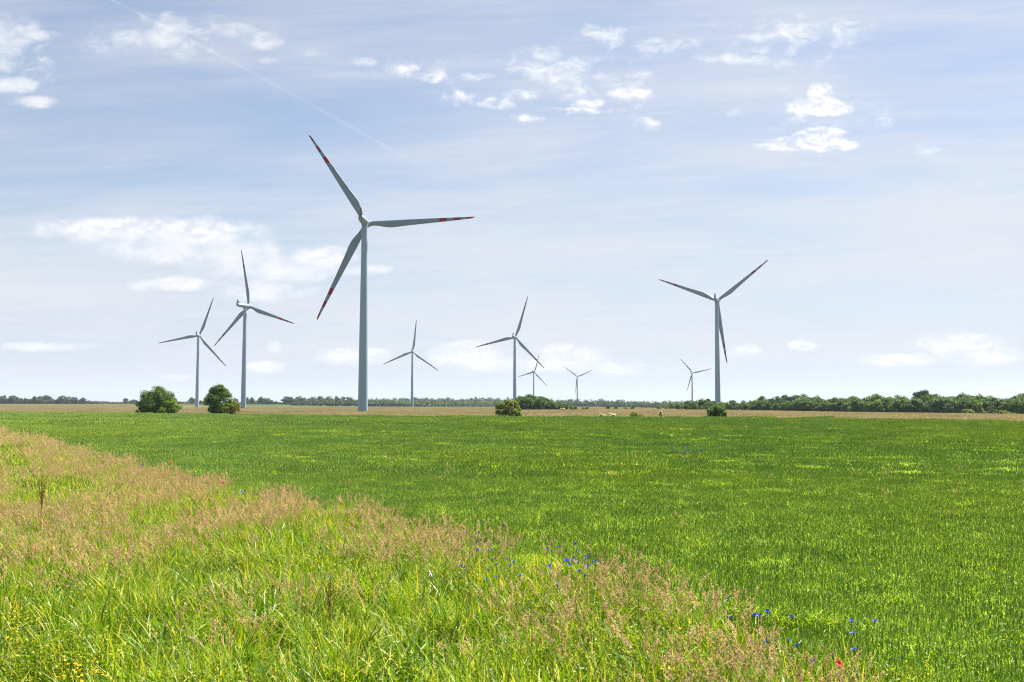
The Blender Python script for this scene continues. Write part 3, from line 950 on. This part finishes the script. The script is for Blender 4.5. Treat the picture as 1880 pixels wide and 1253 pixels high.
def crown_points(h0, h1, w, d, nclump, seed, top=1.0, flat=0.0):
    rg = np.random.default_rng(seed)
    v = rg.normal(size=(nclump, 3)); v /= np.linalg.norm(v, axis=1)[:, None]
    r = rg.random(nclump) ** .38
    c = v * r[:, None]
    c[:, 2] = np.sign(c[:, 2]) * np.abs(c[:, 2]) ** (1 - .35 * flat)
    tz = (c[:, 2] + 1) / 2
    wid = np.where(tz > .45, 1 - (1 - top) * (tz - .45) / .55, .80 + .45 * tz)
    P = np.stack([c[:, 0] * w / 2 * wid, c[:, 1] * d / 2 * wid, h0 + tz * (h1 - h0)], 1)
    P *= 1 + rg.normal(0, .05, P.shape)
    return P


def tree_meshes(h, w, h0, nclump, ncard, leaf, mats, seed, top=.8, d=None, flat=0.0, cr=.17, trunk=True, blossom=0.0):
    d = d or w
    C = crown_points(h0, h, w, d, nclump, seed, top, flat)
    mb = MB()
    per = max(4, ncard // nclump)
    rad = cr * (w + h - h0) / 2 * R.uniform(.65, 1.3, nclump)
    c = np.repeat(C, per, 0); rr = np.repeat(rad, per)
    u = unit(len(c))
    off = u * (rr * R.random(len(c)) ** .45)[:, None] * np.array([1, 1, .75])
    p = c + off
    p[:, 2] = np.maximum(p[:, 2], .08)
    tint = np.clip(np.repeat(R.random(nclump), per) * .55 + R.random(len(c)) * .45, 0, 1)
    nr = u + unit(len(c)) * .8 + np.array([0, 0, .35])
    mi = 0
    cards(mb, p, nr, R.uniform(.7, 1.35, len(c)) * leaf, 1.35, 0, tint)
    if blossom > 0:
        k = int(len(c) * blossom)
        s = R.permutation(len(c))[:k * 2]
        s = s[np.argsort(-p[s, 2] - R.random(len(s)) * h * .5)][:k]
        cards(mb, p[s] + np.array([0, 0, leaf * .5]), np.tile([0, -.5, 1.0], (k, 1)) + unit(k) * .35, leaf * 1.5, 1.0, 1, None)
    crown = mb.mesh('crown', mats)
    tm = None
    if trunk:
        tb = MB()
        r0 = max(.07, h * .022)
        tube(tb, (0, 0, -.3), (0.02 * h, 0, h0 + (h - h0) * .25), r0, r0 * .75, 8)
        tube(tb, (0.02 * h, 0, h0 + (h - h0) * .25), (0, .02 * h, h0 + (h - h0) * .75), r0 * .75, r0 * .25, 7)
        for k in range(min(9, nclump)):
            z = h0 + (h - h0) * (.05 + .06 * k)
            tube(tb, (.015 * h, 0, min(z, C[k, 2])), C[k], r0 * .4, r0 * .1, 5)
        tm = tb.mesh('trunk', [BARK])
    return crown, tm


def plant_tree(name, meshes, x, y, label, cat, group=None, s=1.0, rz=None, sz=None):
    root = tag(empty(name, (x, y, gz(x, y)), R.uniform(0, 6.28) if rz is None else rz), label, cat, group)
    root.scale = (s, s, s if sz is None else sz)
    link('crown', meshes[0], root)
    if meshes[1] is not None: link('trunk', meshes[1], root)
    return root


def top_h(px, py, y):
    p = at_y(px, py, y)
    return p.x, p.z - gz(p.x, y)


def wpx(n, y):
    return n * y / FPX


# the big rounded bushes at the edge of the tan field
def bush(name, px, ptop, wide, y, label, mat, h0f=.02, ncl=60, nc=9000, leaf=.24, seed=1, top=.75, cr=.14, cat='bush', trunk=True, blossom=0, flat=.65):
    x, h = top_h(px, ptop, y)
    mats = [mat, L_CREAM] if blossom else [mat]
    ms = tree_meshes(h / 1.06, wpx(wide, y) * 1.0, h * h0f, int(ncl * 1.5), int(nc * 1.6), leaf * .8, mats, seed, top, None, flat, cr, trunk, blossom)
    return plant_tree(name, ms, x, y, label, cat, rz=0)


bush('bush', 288, 711, 66, 232, 'large spreading dark green bush, the wider of two by the tan field', L_OAK, seed=3, ncl=80, nc=14000, top=.85, cr=.14)
bush('shrub', 313, 737, 38, 229, 'low bright green shrub against the lower right of the wider dark bush', L_BRIGHT, seed=4, ncl=26, nc=3500, cr=.17)
bush('shrub', 262, 744, 20, 234, 'small green shrub at the lower left foot of the wider dark bush', L_OAK, seed=41, ncl=14, nc=1600, cr=.18)
bush('bush', 404, 706, 54, 222, 'tall egg shaped dark green bush with gaps in its leaves', L_OAK, seed=8, ncl=74, nc=11000, top=.78, cr=.135)
bush('shrub', 426, 738, 30, 219, 'low yellow green shrub at the right foot of the tall egg shaped bush', L_MIX, seed=6, ncl=22, nc=2600, cr=.17)
bush('bush', 932, 734, 40, 182, 'yellowish green bush standing alone in front of the middle wood', L_MIX, seed=12, ncl=46, nc=6500, top=.75, cr=.13, leaf=.2)
bush('shrub', 948, 749, 22, 180, 'small yellow green shrub at the right foot of the lone yellowish bush', L_BRIGHT, seed=13, ncl=16, nc=1800, cr=.17, leaf=.2)
bush('bush', 1315, 743, 38, 172, 'dense round dark green bush at the foot of a turbine tower', L_OAK, seed=15, ncl=44, nc=6500, top=.55, cr=.15, leaf=.17, h0f=.0, flat=.1)
bush('shrub', 1164, 757, 17, 172, 'small low olive shrub at the wheat edge between the cream flowered shrubs', L_MIX, seed=17, ncl=20, nc=1800, cr=.2, leaf=.15, trunk=False)
bush('shrub', 1176, 761, 14, 171, 'flat yellow green shrub touching the small olive shrub', L_BRIGHT, seed=18, ncl=14, nc=1200, cr=.22, leaf=.15, trunk=False)
bush('flowering_shrub', 1107, 760, 14, 171, 'cream flowered shrub at the wheat edge, left one of the close pair', L_BRIGHT, seed=21, ncl=16, nc=1300, cr=.2, leaf=.15, cat='shrub', trunk=False, blossom=.35)
bush('flowering_shrub', 1124, 760, 14, 170, 'cream flowered shrub at the wheat edge, right one of the close pair', L_BRIGHT, seed=22, ncl=16, nc=1300, cr=.2, leaf=.15, cat='shrub', trunk=False, blossom=.35)
bush('flowering_shrub', 1213, 757, 10, 170, 'single cream flowered shrub standing apart at the wheat edge', L_BRIGHT, seed=23, ncl=14, nc=1200, cr=.2, leaf=.15, cat='shrub', trunk=False, blossom=.45)
bush('flowering_shrub', 1033, 750, 9, 425, 'white flowered shrub in front of the middle wood', L_BRIGHT, seed=24, ncl=14, nc=1000, cr=.2, leaf=.3, cat='shrub', trunk=False, blossom=.5)

# small wood in the middle of the plain
ISLE_TOPS = [(912, 741), (920, 735), (935, 731), (945, 731), (958, 727), (972, 726), (985, 727), (996, 727), (1003, 730), (1012, 733), (1022, 736), (1036, 740), (1050, 741), (1060, 744)]
wood_rm = [tree_meshes(7.0, 6.6, .1, 44, 4600, .32, [L_WOOD], 100 + k, [.75, .9, .6, .8][k % 4], cr=.185) for k in range(6)]
wood_tall = [tree_meshes(9.0, 5.8, .8, 44, 4400, .32, [[L_WOOD, L_DARK][k % 3 == 2]], 130 + k, [.7, .85, .55][k % 3], cr=.175) for k in range(6)]


def put_sized(name, kinds, base_h, px, ptop, y, label, cat, group, jitter=.06):
    x, h = top_h(px, ptop, y)
    s = h / base_h
    return plant_tree(name, random.choice(kinds), x, y, label, cat, group, s=s * random.uniform(.95, 1.2), sz=s * random.uniform(1 - jitter, 1 + jitter))


tx_ = [a for a, b in ISLE_TOPS]; ty_ = [b for a, b in ISLE_TOPS]
for px in np.arange(918, 1062, 8.2):
    q = float(np.interp(px, tx_, ty_))
    put_sized('tree', wood_rm, 7.0, px + random.uniform(-2, 2), q + random.uniform(4, 10) * (753 - q) / 28, 440 + random.uniform(-3, 3), 'green tree along the front of the small wood in the middle of the plain', 'tree', 'front trees of the middle wood')
for px in np.arange(950, 1030, 7.2):
    q = float(np.interp(px, tx_, ty_))
    put_sized('tree', wood_tall, 9.0, px + random.uniform(-2, 2), q + random.uniform(-1, 3), 449 + random.uniform(-3, 4), 'taller tree standing inside the small wood in the middle of the plain', 'tree', 'inner trees of the middle wood')
for px, q in ((1071, 748.5), (1078, 747)):
    put_sized('tree', wood_rm, 7.0, px, q, 455, 'little tree just past the right end of the middle wood', 'tree', 'little trees by the middle wood')

# scattered little trees out in the tan field
for px, q, lab in ((1117, 744.5, 'upright little tree out in the tan field, first past the middle wood'), (1131, 746, 'broad little tree second in the loose row in the tan field'),
                   (1149, 748.5, 'tiniest of the little trees in the loose row in the tan field'), (1161, 745, 'small dark round tree ending the loose row in the tan field'),
                   (1209, 745.5, 'low bush with a peaked top before the far blue wood'), (1222, 748, 'low spreading bush touching the peaked bush before the far wood')):
    put_sized('tree', wood_rm, 7.0, px, q, 520, lab, 'tree', None)

# long wood on the right: front line (px, distance) and the outline of its tops
WT = [(1244, 737), (1255, 734), (1280, 733), (1300, 736), (1325, 736), (1340, 735), (1365, 735), (1382, 732), (1410, 727), (1425, 728), (1440, 730), (1450, 727), (1480, 726.5), (1520, 728), (1550, 727), (1580, 726), (1605, 724), (1640, 725), (1672, 727), (1720, 725), (1770, 723), (1800, 726), (1840, 726), (1900, 724), (2000, 723)]
wx_ = [a for a, b in WT]; wy_ = [b for a, b in WT]
fd = lambda px: float(np.interp(px, [1240, 1300, 1400, 1600, 1760, 1880, 2000], [470, 472, 470, 432, 400, 372, 350]))
G1 = 'front trees of the long right wood'
px = 1246.0
while px < 1960:
    q = float(np.interp(px, wx_, wy_)); y = fd(px)
    p = at_y(px, q, y); base_row = 743 + (2.8 - gz(p.x, y)) * FPX / y
    put_sized('tree', wood_rm, 7.0, px, q + (base_row - q) * random.uniform(.18, .52), y + random.uniform(-3, 2), 'rounded green tree in the front line of the long wood on the right', 'tree', G1)
    px += random.uniform(10, 16)
px = 1250.0
while px < 1960:
    q = float(np.interp(px, wx_, wy_)); y = fd(px) + 7
    p = at_y(px, q, y); base_row = 743 + (2.8 - gz(p.x, y)) * FPX / y
    put_sized('tree', wood_tall, 9.0, px, q + (base_row - q) * random.uniform(.0, .34), y + random.uniform(-2, 3), 'green tree in the second line of the long wood on the right', 'tree', 'second line trees of the long right wood')
    px += random.uniform(8, 13)
px = 1262.0
while px < 1960:
    q = float(np.interp(px, wx_, wy_)); y = fd(px) + 16
    put_sized('tree', wood_tall, 9.0, px, q + random.uniform(-2.5, 5.0), y + random.uniform(-3, 4), 'tall tree at the back of the long wood on the right', 'tree', 'back trees of the long right wood')
    px += random.uniform(9, 15)
for px, q, wd, lab in ((1694, 717.5, 30, 'dark wide crown standing highest over the long wood on the right'), (1442, 726.5, 15, 'dark round crown poking above the long wood between paler trees'), (1300, 733, 10, 'small dark tree top just left of the turbine tower in the long wood')):
    y = fd(px) + 24
    x, h = top_h(px, q, y)
    ms = tree_meshes(h, wpx(wd, y), h * .35, 48, 5200, .34, [L_DARK], 300 + int(px), .9, cr=.21)
    plant_tree('tree', ms, x, y, lab, 'tree')
for px, q, wd, mat, lab, bl in ((1798, 739, 12, L_BRIGHT, 'pale pointed young tree at the edge of the long wood', 0), (1790, 753, 28, L_BRIGHT, 'pale yellow green shrub spreading at the edge of the long wood', 0),
                            (1806, 756, 26, L_BRIGHT, 'low light green shrub beside the dark rounded shrub by the long wood', 0), (1826, 751, 20, L_OAK, 'dark rounded shrub among the pale shrubs by the long wood', 0),
                            (1844, 755, 18, L_BRIGHT, 'pale green shrub with whitish top right of the dark rounded shrub', .05), (1858, 759, 22, L_BRIGHT, 'flat light green shrub at the far right of the pale shrubs', 0), (1774, 752, 14, L_BRIGHT, 'small pale flowering shrub leftmost of the pale shrubs by the wood', .05)):
    y = fd(px) - 9
    x, h = top_h(px, q, y)
    ms = tree_meshes(h, wpx(wd, y), 0.05, 22, 1800, .34, [mat, L_CREAM], 400 + int(px), .45 if wd == 12 else .85, cr=.17, trunk=False, blossom=bl)
    plant_tree('shrub' if q > 745 else 'tree', ms, x, y, lab, 'shrub' if q > 745 else 'tree')

# single trees on the skyline at the left, about a kilometre and a half away
far_kinds = [tree_meshes(13, 12.5, 1.2, 34, 2600, .9, [L_FAR], 500 + k, [.9, 1.0, .75][k % 3], cr=.2) for k in range(6)]
FARL = [(5, 726, 14), (14, 729, 11), (23, 726, 14), (36, 727.5, 12), (48, 731, 10), (57, 732, 9), (64, 728.5, 13), (74, 727, 13), (86, 725.5, 14), (95, 733, 12), (105, 733, 12),
        (114, 726, 12), (125, 728, 12), (137, 729, 12), (142, 736, 10), (153, 730.5, 11), (147, 737, 9), (163, 738, 9), (170, 737, 9), (180, 739, 9), (190, 740.5, 8), (205, 741, 8),
        (222, 738, 6), (231, 731, 10), (245, 734, 14), (257, 738, 9), (320, 730, 10), (329, 737, 10), (341, 740, 9), (352, 729.5, 11), (370, 735, 10), (377, 731, 10), (433, 730, 9),
        (453, 728.5, 9), (463, 729, 10), (481, 729, 15), (492, 731, 10), (497, 734, 8), (506, 737, 9), (515, 739, 6), (529, 727.5, 22), (539, 739, 10)]
for px, q, wd in FARL:
    y = 1500 + random.uniform(-30, 60) + (0 if wd < 14 else 40)
    x, h = top_h(px, q, y)
    m = random.choice(far_kinds)
    r_ = plant_tree('tree', m, x, y, 'far bluish tree on the skyline beyond the tan field at the left', 'tree', 'far trees on the left skyline', s=wpx(wd, y) / 12.0, sz=h / 13.4)
y = 1560


def wood(name, pxs, tops, y0, rows, spacing, label, mats, h0=.5, leaf=1.3, ncard=420, seed=1):
    """a far wood that reads as one mass of crowns"""
    mb = MB()
    rg = np.random.default_rng(seed)
    for r_ in range(rows):
        yy = y0 + r_ * spacing * 1.3
        px = pxs[0]
        while px < pxs[-1]:
            q = float(np.interp(px, pxs, tops))
            p = at_y(px, q, yy)
            g = gz(p.x, yy)
            drop = (rows - 1 - r_) / max(rows, 1) * .45
            h = (p.z - g) * (1 - drop) * rg.uniform(.86, 1.06)
            wd = spacing * rg.uniform(.9, 1.7)
            C = crown_points(h * .05, h, wd, wd, 12, int(rg.integers(1e6)), .75)
            k = ncard // 12
            c = np.repeat(C, k, 0)
            u = rg.normal(size=(len(c), 3)); u /= np.linalg.norm(u, axis=1)[:, None]
            pt = c + u * (.24 * wd * rg.random(len(c)) ** .4)[:, None] + np.array([p.x, yy, g])
            tn = np.clip(rg.random() * .6 + rg.random(len(c)) * .4, 0, 1)
            cards(mb, pt, u + unit(len(c)) * .7 + np.array([0, 0, .3]), leaf, 1.2, int(rg.integers(len(mats))) if len(mats) > 1 else 0, tn)
            px += spacing * rg.uniform(.7, 1.2) * FPX / yy
    o = mb.build(name, mats)
    tag(o, label, 'wood', kind='stuff')
    return o


wood('far_wood', [540, 548, 570, 600, 640, 648, 655, 672], [732, 728, 729, 727.5, 728.5, 733, 731, 733], 1530, 3, 9, 'bluish far wood with an even top behind the largest turbine', [L_FAR, L_DARK], seed=2)
wood('far_wood', [660, 680, 730, 762, 785, 810, 850, 900, 960], [733, 733, 732.5, 730, 730.5, 731, 731, 731.5, 733], 1650, 4, 11, 'dark forest on the horizon between the largest turbine and the middle wood', [L_DARK, L_FAR, L_FAR], seed=3, leaf=1.5)
wood('far_wood', [740, 765, 790, 815, 850, 900, 960], [742, 737.5, 736.5, 738, 738, 736.5, 738], 1380, 2, 9, 'paler green young wood below the dark forest on the horizon', [L_PALE], seed=4)
wood('far_wood', [540, 600, 660, 700, 740, 790, 860, 930], [740, 738, 738, 739, 741, 744, 744, 744], 1340, 1, 9, 'low dark belt of bushes along the far edge of the tan field', [L_FAR], seed=6)
wood('far_wood', [1010, 1060, 1085, 1130, 1150, 1200, 1250, 1300], [734, 735, 735, 735, 737, 738, 737, 738], 1500, 4, 11, 'blue green forest on the horizon between the middle wood and the long wood', [L_FAR, L_DARK], seed=5, leaf=1.4)
wood('far_wood', [-30, 0, 40, 90, 110, 150, 185, 215], [734, 734, 734, 733.5, 735, 736, 739, 741.5], 1570, 3, 9, 'dark low belt of trees filling the skyline at the far left', [L_FAR, L_DARK], seed=8)
wood('far_wood', [215, 250, 300, 340, 380, 430, 470, 520, 550], [741, 740.5, 741, 740, 740.5, 740, 739, 741, 740], 1590, 2, 9, 'low dark belt of hedges along the skyline behind the rounded bushes', [L_FAR], seed=9)
# closes the forest behind the long wood
wood('far_wood', [1240, 1320, 1400, 1500, 1600, 1700, 1800, 1960], [741, 741, 739, 738, 737, 737, 737, 736], 560, 2, 8, 'mass of crowns closing the long wood behind its front trees', [L_WOOD], seed=7, leaf=.7)

# ------------------------------------------------------------------ flowers
M_BLUE = leaf_mat('cornflower petals', (0.03, 0.06, 0.42), (0.08, 0.14, 0.66), trans=.3, tcol=(1, 1, 1.1))
M_POPPY = leaf_mat('poppy petals', (0.62, 0.022, 0.008), (0.80, 0.05, 0.015), trans=.45, tcol=(1.1, 1, 1))
M_YELLOW = leaf_mat('yellow petals', (0.66, 0.50, 0.010), (0.80, 0.64, 0.03), trans=.25, tcol=(1, 1, 1))
M_STALK = leaf_mat('flower stem', (0.08, 0.13, 0.03), (0.13, 0.18, 0.04), trans=.25)
M_DOCK = leaf_mat('dock seed', (0.20, 0.09, 0.04), (0.40, 0.20, 0.09), trans=.2, tcol=(1, 1, .8), rough=.8)
M_EYE = plain_mat('flower eye', (0.02, 0.012, 0.04), .8)


def petal_ring(mb, n, r0, r1, wid, rise, mat, z=0.0):
    for k in range(n):
        a = 2 * PI * k / n + R.uniform(-.12, .12)
        ca, sa = math.cos(a), math.sin(a)
        L = r1 * R.uniform(.85, 1.1); zz = z + rise * R.uniform(.5, 1.3)
        s = np.array([-sa, ca, 0]); d = np.array([ca, sa, 0])
        V = [d * r0 - s * wid * .2 + [0, 0, z], d * r0 + s * wid * .2 + [0, 0, z], d * L * .75 + s * wid + [0, 0, zz * .8], d * L * .75 - s * wid + [0, 0, zz * .8],
             d * L + s * wid * .75 + [0, 0, zz], d * L - s * wid * .75 + [0, 0, zz * 1.1]]
        mb.add(np.array(V), [[0, 1, 2, 3], [3, 2, 4, 5]], mat, R.random())


def corn_head():
    mb = MB()
    spindles(mb, np.array([[0, 0, -.024]]), np.array([[0, 0, 1.0]]), np.array([.028]), np.array([.008]), sides=6, mat=1)
    petal_ring(mb, 9, .004, .031, .011, .012, 0)
    petal_ring(mb, 7, .002, .017, .006, .020, 0, .003)
    return mb.mesh('flower_head', [M_BLUE, M_STALK])


def stem_mesh(h, name='stem', leaves=4, w=.0035, lw=.006):
    mb = MB()
    tube(mb, (0, 0, 0), (.01, .005, h * .5), w, w * .85, 5, 0, .4)
    tube(mb, (.01, .005, h * .5), (0, 0, h), w * .85, w * .6, 5, 0, .5)
    b = np.stack([np.full(leaves, .006), np.full(leaves, .003), R.uniform(.2, .8, leaves) * h], 1)
    strips(mb, b, R.uniform(0, 6.28, leaves), R.uniform(.08, .16, leaves), np.full(leaves, lw * 2), R.uniform(.4, .8, leaves), R.uniform(.2, .9, leaves), 3, None, None, 0)
    return mb.mesh(name, [M_STALK])


def poppy_head():
    mb = MB()
    n = 10
    for k in range(4):
        a0 = k * PI / 2
        rows = []
        for i in range(5):
            t = i / 4
            for j in range(n):
                a = a0 + (j / (n - 1) - .5) * 2.1
                r = .004 + .040 * t + .003 * math.sin(j * 2.3 + k)
                z = .030 * t ** .8 + (.006 if k % 2 else 0) * t - .014 * t ** 3 + .003 * math.sin(j * 1.7 + k * 2) * t
                rows.append((r * math.cos(a), r * math.sin(a), z))
        q = [[i * n + j, i * n + j + 1, (i + 1) * n + j + 1, (i + 1) * n + j] for i in range(4) for j in range(n - 1)]
        mb.add(np.array(rows), q, 0, R.random())
    lathe(mb, [(.001, .001), (.008, .004), (.009, .014), (.007, .018), (.001, .019)], 8, 1)
    return mb.mesh('flower_head', [M_POPPY, M_EYE])


def yellow_head():
    mb = MB()
    petal_ring(mb, 8, .002, .016, .0075, .003, 0)
    petal_ring(mb, 6, .001, .009, .005, .006, 0, .002)
    return mb.mesh('flower_head', [M_YELLOW])


CORN = [corn_head() for _ in range(4)]
CSTEM = {}


def flower(name, heads, px, py, hgt, label, cat, group, s=1.0, face=.35):
    x, y = place(px, py, hgt)
    g = gz(x, y)
    root = tag(empty(name, (x, y, g), R.uniform(0, 6.28)), label, cat, group)
    k = round(hgt, 2)
    if k not in CSTEM: CSTEM[k] = stem_mesh(k)
    link('stem', CSTEM[k], root)
    hd = link('flower_head', random.choice(heads), root)
    hd.location = (0, 0, k + .006); hd.scale = (s, s, s)
    hd.rotation_euler = (R.normal(0, face), R.normal(0, face), R.uniform(0, 6.28))
    if name == 'poppy':
        root.rotation_euler = (0, 0, 0); hd.rotation_euler = (.75, .15, .4)
    return root


def z2(lst, ox, oy, sc=2.648):
    return [(ox + a / sc, oy + b / sc) for a, b in lst]


C_MID = z2([(470, 537), (518, 575), (588, 560), (683, 527), (675, 575), (692, 560), (680, 613), (735, 615), (641, 650), (752, 660), (825, 655), (800, 622), (855, 668), (835, 690), (618, 710), (600, 688), (732, 710), (770, 683), (722, 755), (770, 745), (885, 737), (745, 612), (604, 615), (1200, 737)], 620, 780)
C_RIGHT = z2([(1020, 607), (1040, 618), (1077, 595), (1155, 580), (1173, 618), (1205, 642), (1215, 640), (1250, 667), (1300, 675), (1120, 660), (1125, 685), (1148, 650), (1168, 668), (1215, 690), (1030, 690), (1070, 780), (1175, 715), (1110, 662), (1138, 664)], 620, 780)
C_UP = z2([(638, 422), (803, 492), (862, 465), (622, 524)], 620, 780)
C_LOW = z2([(255, 850), (377, 893), (398, 930), (408, 932), (385, 930), (447, 910), (457, 916), (567, 940), (857, 958), (970, 960), (865, 1018), (270, 945)], 1240, 780)
C_LOW2 = z2([(365, 1060), (440, 1057), (550, 1052), (592, 1078), (488, 1053), (667, 1155), (870, 1098)], 1240, 780)
C_PLUME = z2([(105, 408), (68, 427), (37, 442), (112, 452)], 620, 780)
C_LEFT = z2([(1175, 330), (1188, 325), (1182, 342), (1245, 340)], 0, 780)
C_FARL = z2([(300, 108), (330, 100), (285, 95), (692, 200)], 0, 780)
C_FAR = [(1232 + R.uniform(0, 34), 821 + R.uniform(0, 11)) for _ in range(12)] + [(1318, 822), (1322, 826), (1276, 830), (1286, 829)]
for lst, lab, grp, hh, s in (
    (C_MID, 'blue cornflower in the scattered bunch on the boundary in front of the green wheat', 'cornflowers of the scattered boundary bunch', .92, 1.25),
    (C_RIGHT, 'blue cornflower in the tight bunch above the pale feathery grass', 'cornflowers of the tight bunch', .95, 1.25),
    (C_UP, 'lone blue cornflower standing up inside the green wheat', 'lone cornflowers in the wheat', .80, 1.2),
    (C_LOW, 'blue cornflower at the right end of the verge against the wheat', 'cornflowers at the right end of the verge', .92, 1.2),
    (C_LOW2, 'blue cornflower low among the tan plumes above the red poppy', 'cornflowers above the poppy', .95, 1.2),
    (C_PLUME, 'blue cornflower just behind the thick tan plumes', 'cornflowers behind the tan plumes', .95, 1.25),
    (C_LEFT, 'blue cornflower beside the small red poppy on the tan grass ridge', 'cornflowers beside the small poppy', 1.0, 1.5),
    (C_FARL, 'distant blue cornflower at the top of the tan grass ridge', 'cornflowers on the far ridge', .95, 1.8),
    (C_FAR, 'distant cornflower of the blue patch far out in the wheat', 'cornflowers of the far patch', .86, 2.0)):
    for a, b in lst:
        flower('cornflower', CORN, a, b, round(hh + R.uniform(-.03, .05), 2), lab, 'cornflower', grp, 1.05 * s * R.uniform(.75, 1.15))
PH = [poppy_head()]
flower('poppy', PH, 1540, 1221, 1.30, 'bright red poppy low at the right among tan plumes', 'poppy', None, .95, .2)
flower('poppy', PH, 409, 889, 1.02, 'small red poppy on the ridge of tan grass against the wheat', 'poppy', None, 1.5, .2)
flower('poppy', PH, 313, 848, .95, 'tiny far red poppy at the edge of the green wheat', 'poppy', None, 1.6, .2)

YH = [yellow_head() for _ in range(3)]
Y_A = z2([(70, 880), (30, 930), (80, 930), (90, 970), (110, 930), (165, 960), (60, 1005), (40, 1030), (80, 1020), (110, 1040), (60, 1050), (20, 960), (85, 900)], 0, 780)
Y_B = z2([(350, 1190), (380, 1220), (430, 1170), (460, 1160), (500, 1190), (410, 1240), (470, 1220), (330, 1210), (300, 1240), (510, 1210), (430, 1210), (480, 1180), (390, 1190), (310, 1165), (410, 1135), (560, 1110)], 0, 780)
YST = [stem_mesh(.72, 'stem', 7), stem_mesh(.80, 'stem', 7)]
for lst, lab, grp in ((Y_A, 'yellow wildflower plant of the loose patch at the lower left edge', 'yellow flowers of the left patch'), (Y_B, 'yellow wildflower plant of the dense patch along the bottom', 'yellow flowers of the bottom patch')):
    for a, b in lst:
        hh = R.uniform(.76, .88)
        x, y = place(a, b, hh)
        root = tag(empty('yellow_wildflower', (x, y, gz(x, y)), R.uniform(0, 6.28)), lab, 'wildflower', grp)
        st = link('stem', random.choice(YST), root)
        for k in range(R.integers(5, 9)):
            hd = link('flower_head', random.choice(YH), root)
            rr, th = .085 * math.sqrt(R.random()), R.uniform(0, 6.28)
            hd.location = (rr * math.cos(th), rr * math.sin(th), hh + R.uniform(-.07, .07))
            hd.rotation_euler = (R.normal(0, .35), R.normal(0, .35), R.uniform(0, 6.28))
            s = R.uniform(.75, 1.2); hd.scale = (s, s, s)


def dock(px, ptop, pbot, width, label):
    x, y = place(px, pbot, .95)
    hgt = at_y(px, ptop, y).z - gz(x, y)
    root = tag(empty('dock_plant', (x, y, gz(x, y)), R.uniform(0, 6.28)), label, 'dock')
    mb = MB(); tube(mb, (0, 0, 0), (.01, 0, hgt * .97), .007, .003, 6, 0, .5)
    lv = np.zeros((5, 3)); lv[:, 2] = hgt * R.uniform(.25, .5, 5)
    strips(mb, lv, R.uniform(0, 6.28, 5), R.uniform(.12, .25, 5), np.full(5, .035), R.uniform(.4, .9, 5), R.uniform(.5, 1.4, 5), 4, None, [.4, 1, .9, .6, .1], 0)
    link('stem', mb.mesh('stem', [M_DOCK]), root)
    mb = MB()
    for k in range(9):                       # whorled seed branches rising close to the stem
        z0 = hgt * R.uniform(.45, .8) if k else hgt * .6
        a = R.uniform(0, 6.28); L = (hgt - z0) * R.uniform(.5, .8) if k else hgt - z0
        sp_ = width * R.uniform(.5, 1.3) if k else 0
        n = int(420 * L)
        t = np.round(R.random(n) * L / .035) * .035 / L + R.normal(0, .006, n)
        c = np.stack([math.cos(a) * sp_ * np.sqrt(np.clip(t, 0, 1)), math.sin(a) * sp_ * np.sqrt(np.clip(t, 0, 1)), z0 + L * t], 1)
        c += unit(n) * (width * .30 * (1.1 - np.clip(t, 0, 1)))[:, None] * R.random((n, 1))
        cards(mb, c, unit(n), R.uniform(.009, .018, n), 1.3, 0, None)
    link('seed_head', mb.mesh('seed_head', [M_DOCK]), root)


dock(75, 868, 958, .10, 'tall rusty brown dock stalk rising over the grass at the left')
dock(606, 1052, 1112, .06, 'dark brown dock stalk beside the brownish plumes in the green grass')
dock(457, 1226, 1262, .04, 'short rusty dock stalk at the very bottom in green grass')

# ------------------------------------------------------------------ air
HAZE = 0.00006
m, n, out = new_mat('haze')
pv = n.N.new('ShaderNodeVolumePrincipled')
pv.inputs['Color'].default_value = (0.72, 0.86, 1.0, 1)
pv.inputs['Density'].default_value = HAZE
pv.inputs['Anisotropy'].default_value = 0.2
n.L.new(pv.outputs[0], out.inputs['Volume'])
mb = MB()
x0, x1, y0, y1, z0, z1 = -9300, 9300, -120, 9300, -6, 135
mb.add(np.array([(x0, y0, z0), (x1, y0, z0), (x1, y1, z0), (x0, y1, z0), (x0, y0, z1), (x1, y0, z1), (x1, y1, z1), (x0, y1, z1)]),
       [[0, 3, 2, 1], [4, 5, 6, 7], [0, 1, 5, 4], [1, 2, 6, 5], [2, 3, 7, 6], [3, 0, 4, 7]])
tag(mb.build('haze', [m]), 'thin pale summer haze over the whole plain', 'haze', kind='stuff')

# ------------------------------------------------------------------ render settings
vs_ = scene.view_settings
scene.display_settings.display_device = 'sRGB'
vs_.view_transform = 'Standard'
vs_.look = 'None'
vs_.exposure = 1.38
vs_.gamma = 1.0
cy = scene.cycles
cy.max_bounces = 6
cy.diffuse_bounces = 2
cy.glossy_bounces = 2
cy.transmission_bounces = 3
cy.transparent_max_bounces = 8
cy.volume_bounces = 0
cy.use_denoising = True
cy.denoiser = 'OPENIMAGEDENOISE'
cy.denoising_input_passes = 'RGB_ALBEDO_NORMAL'
cy.denoising_prefilter = 'NONE'
cy.filter_width = 1.1
cy.caustics_reflective = False
cy.caustics_refractive = False
cy.sample_clamp_indirect = 6.0
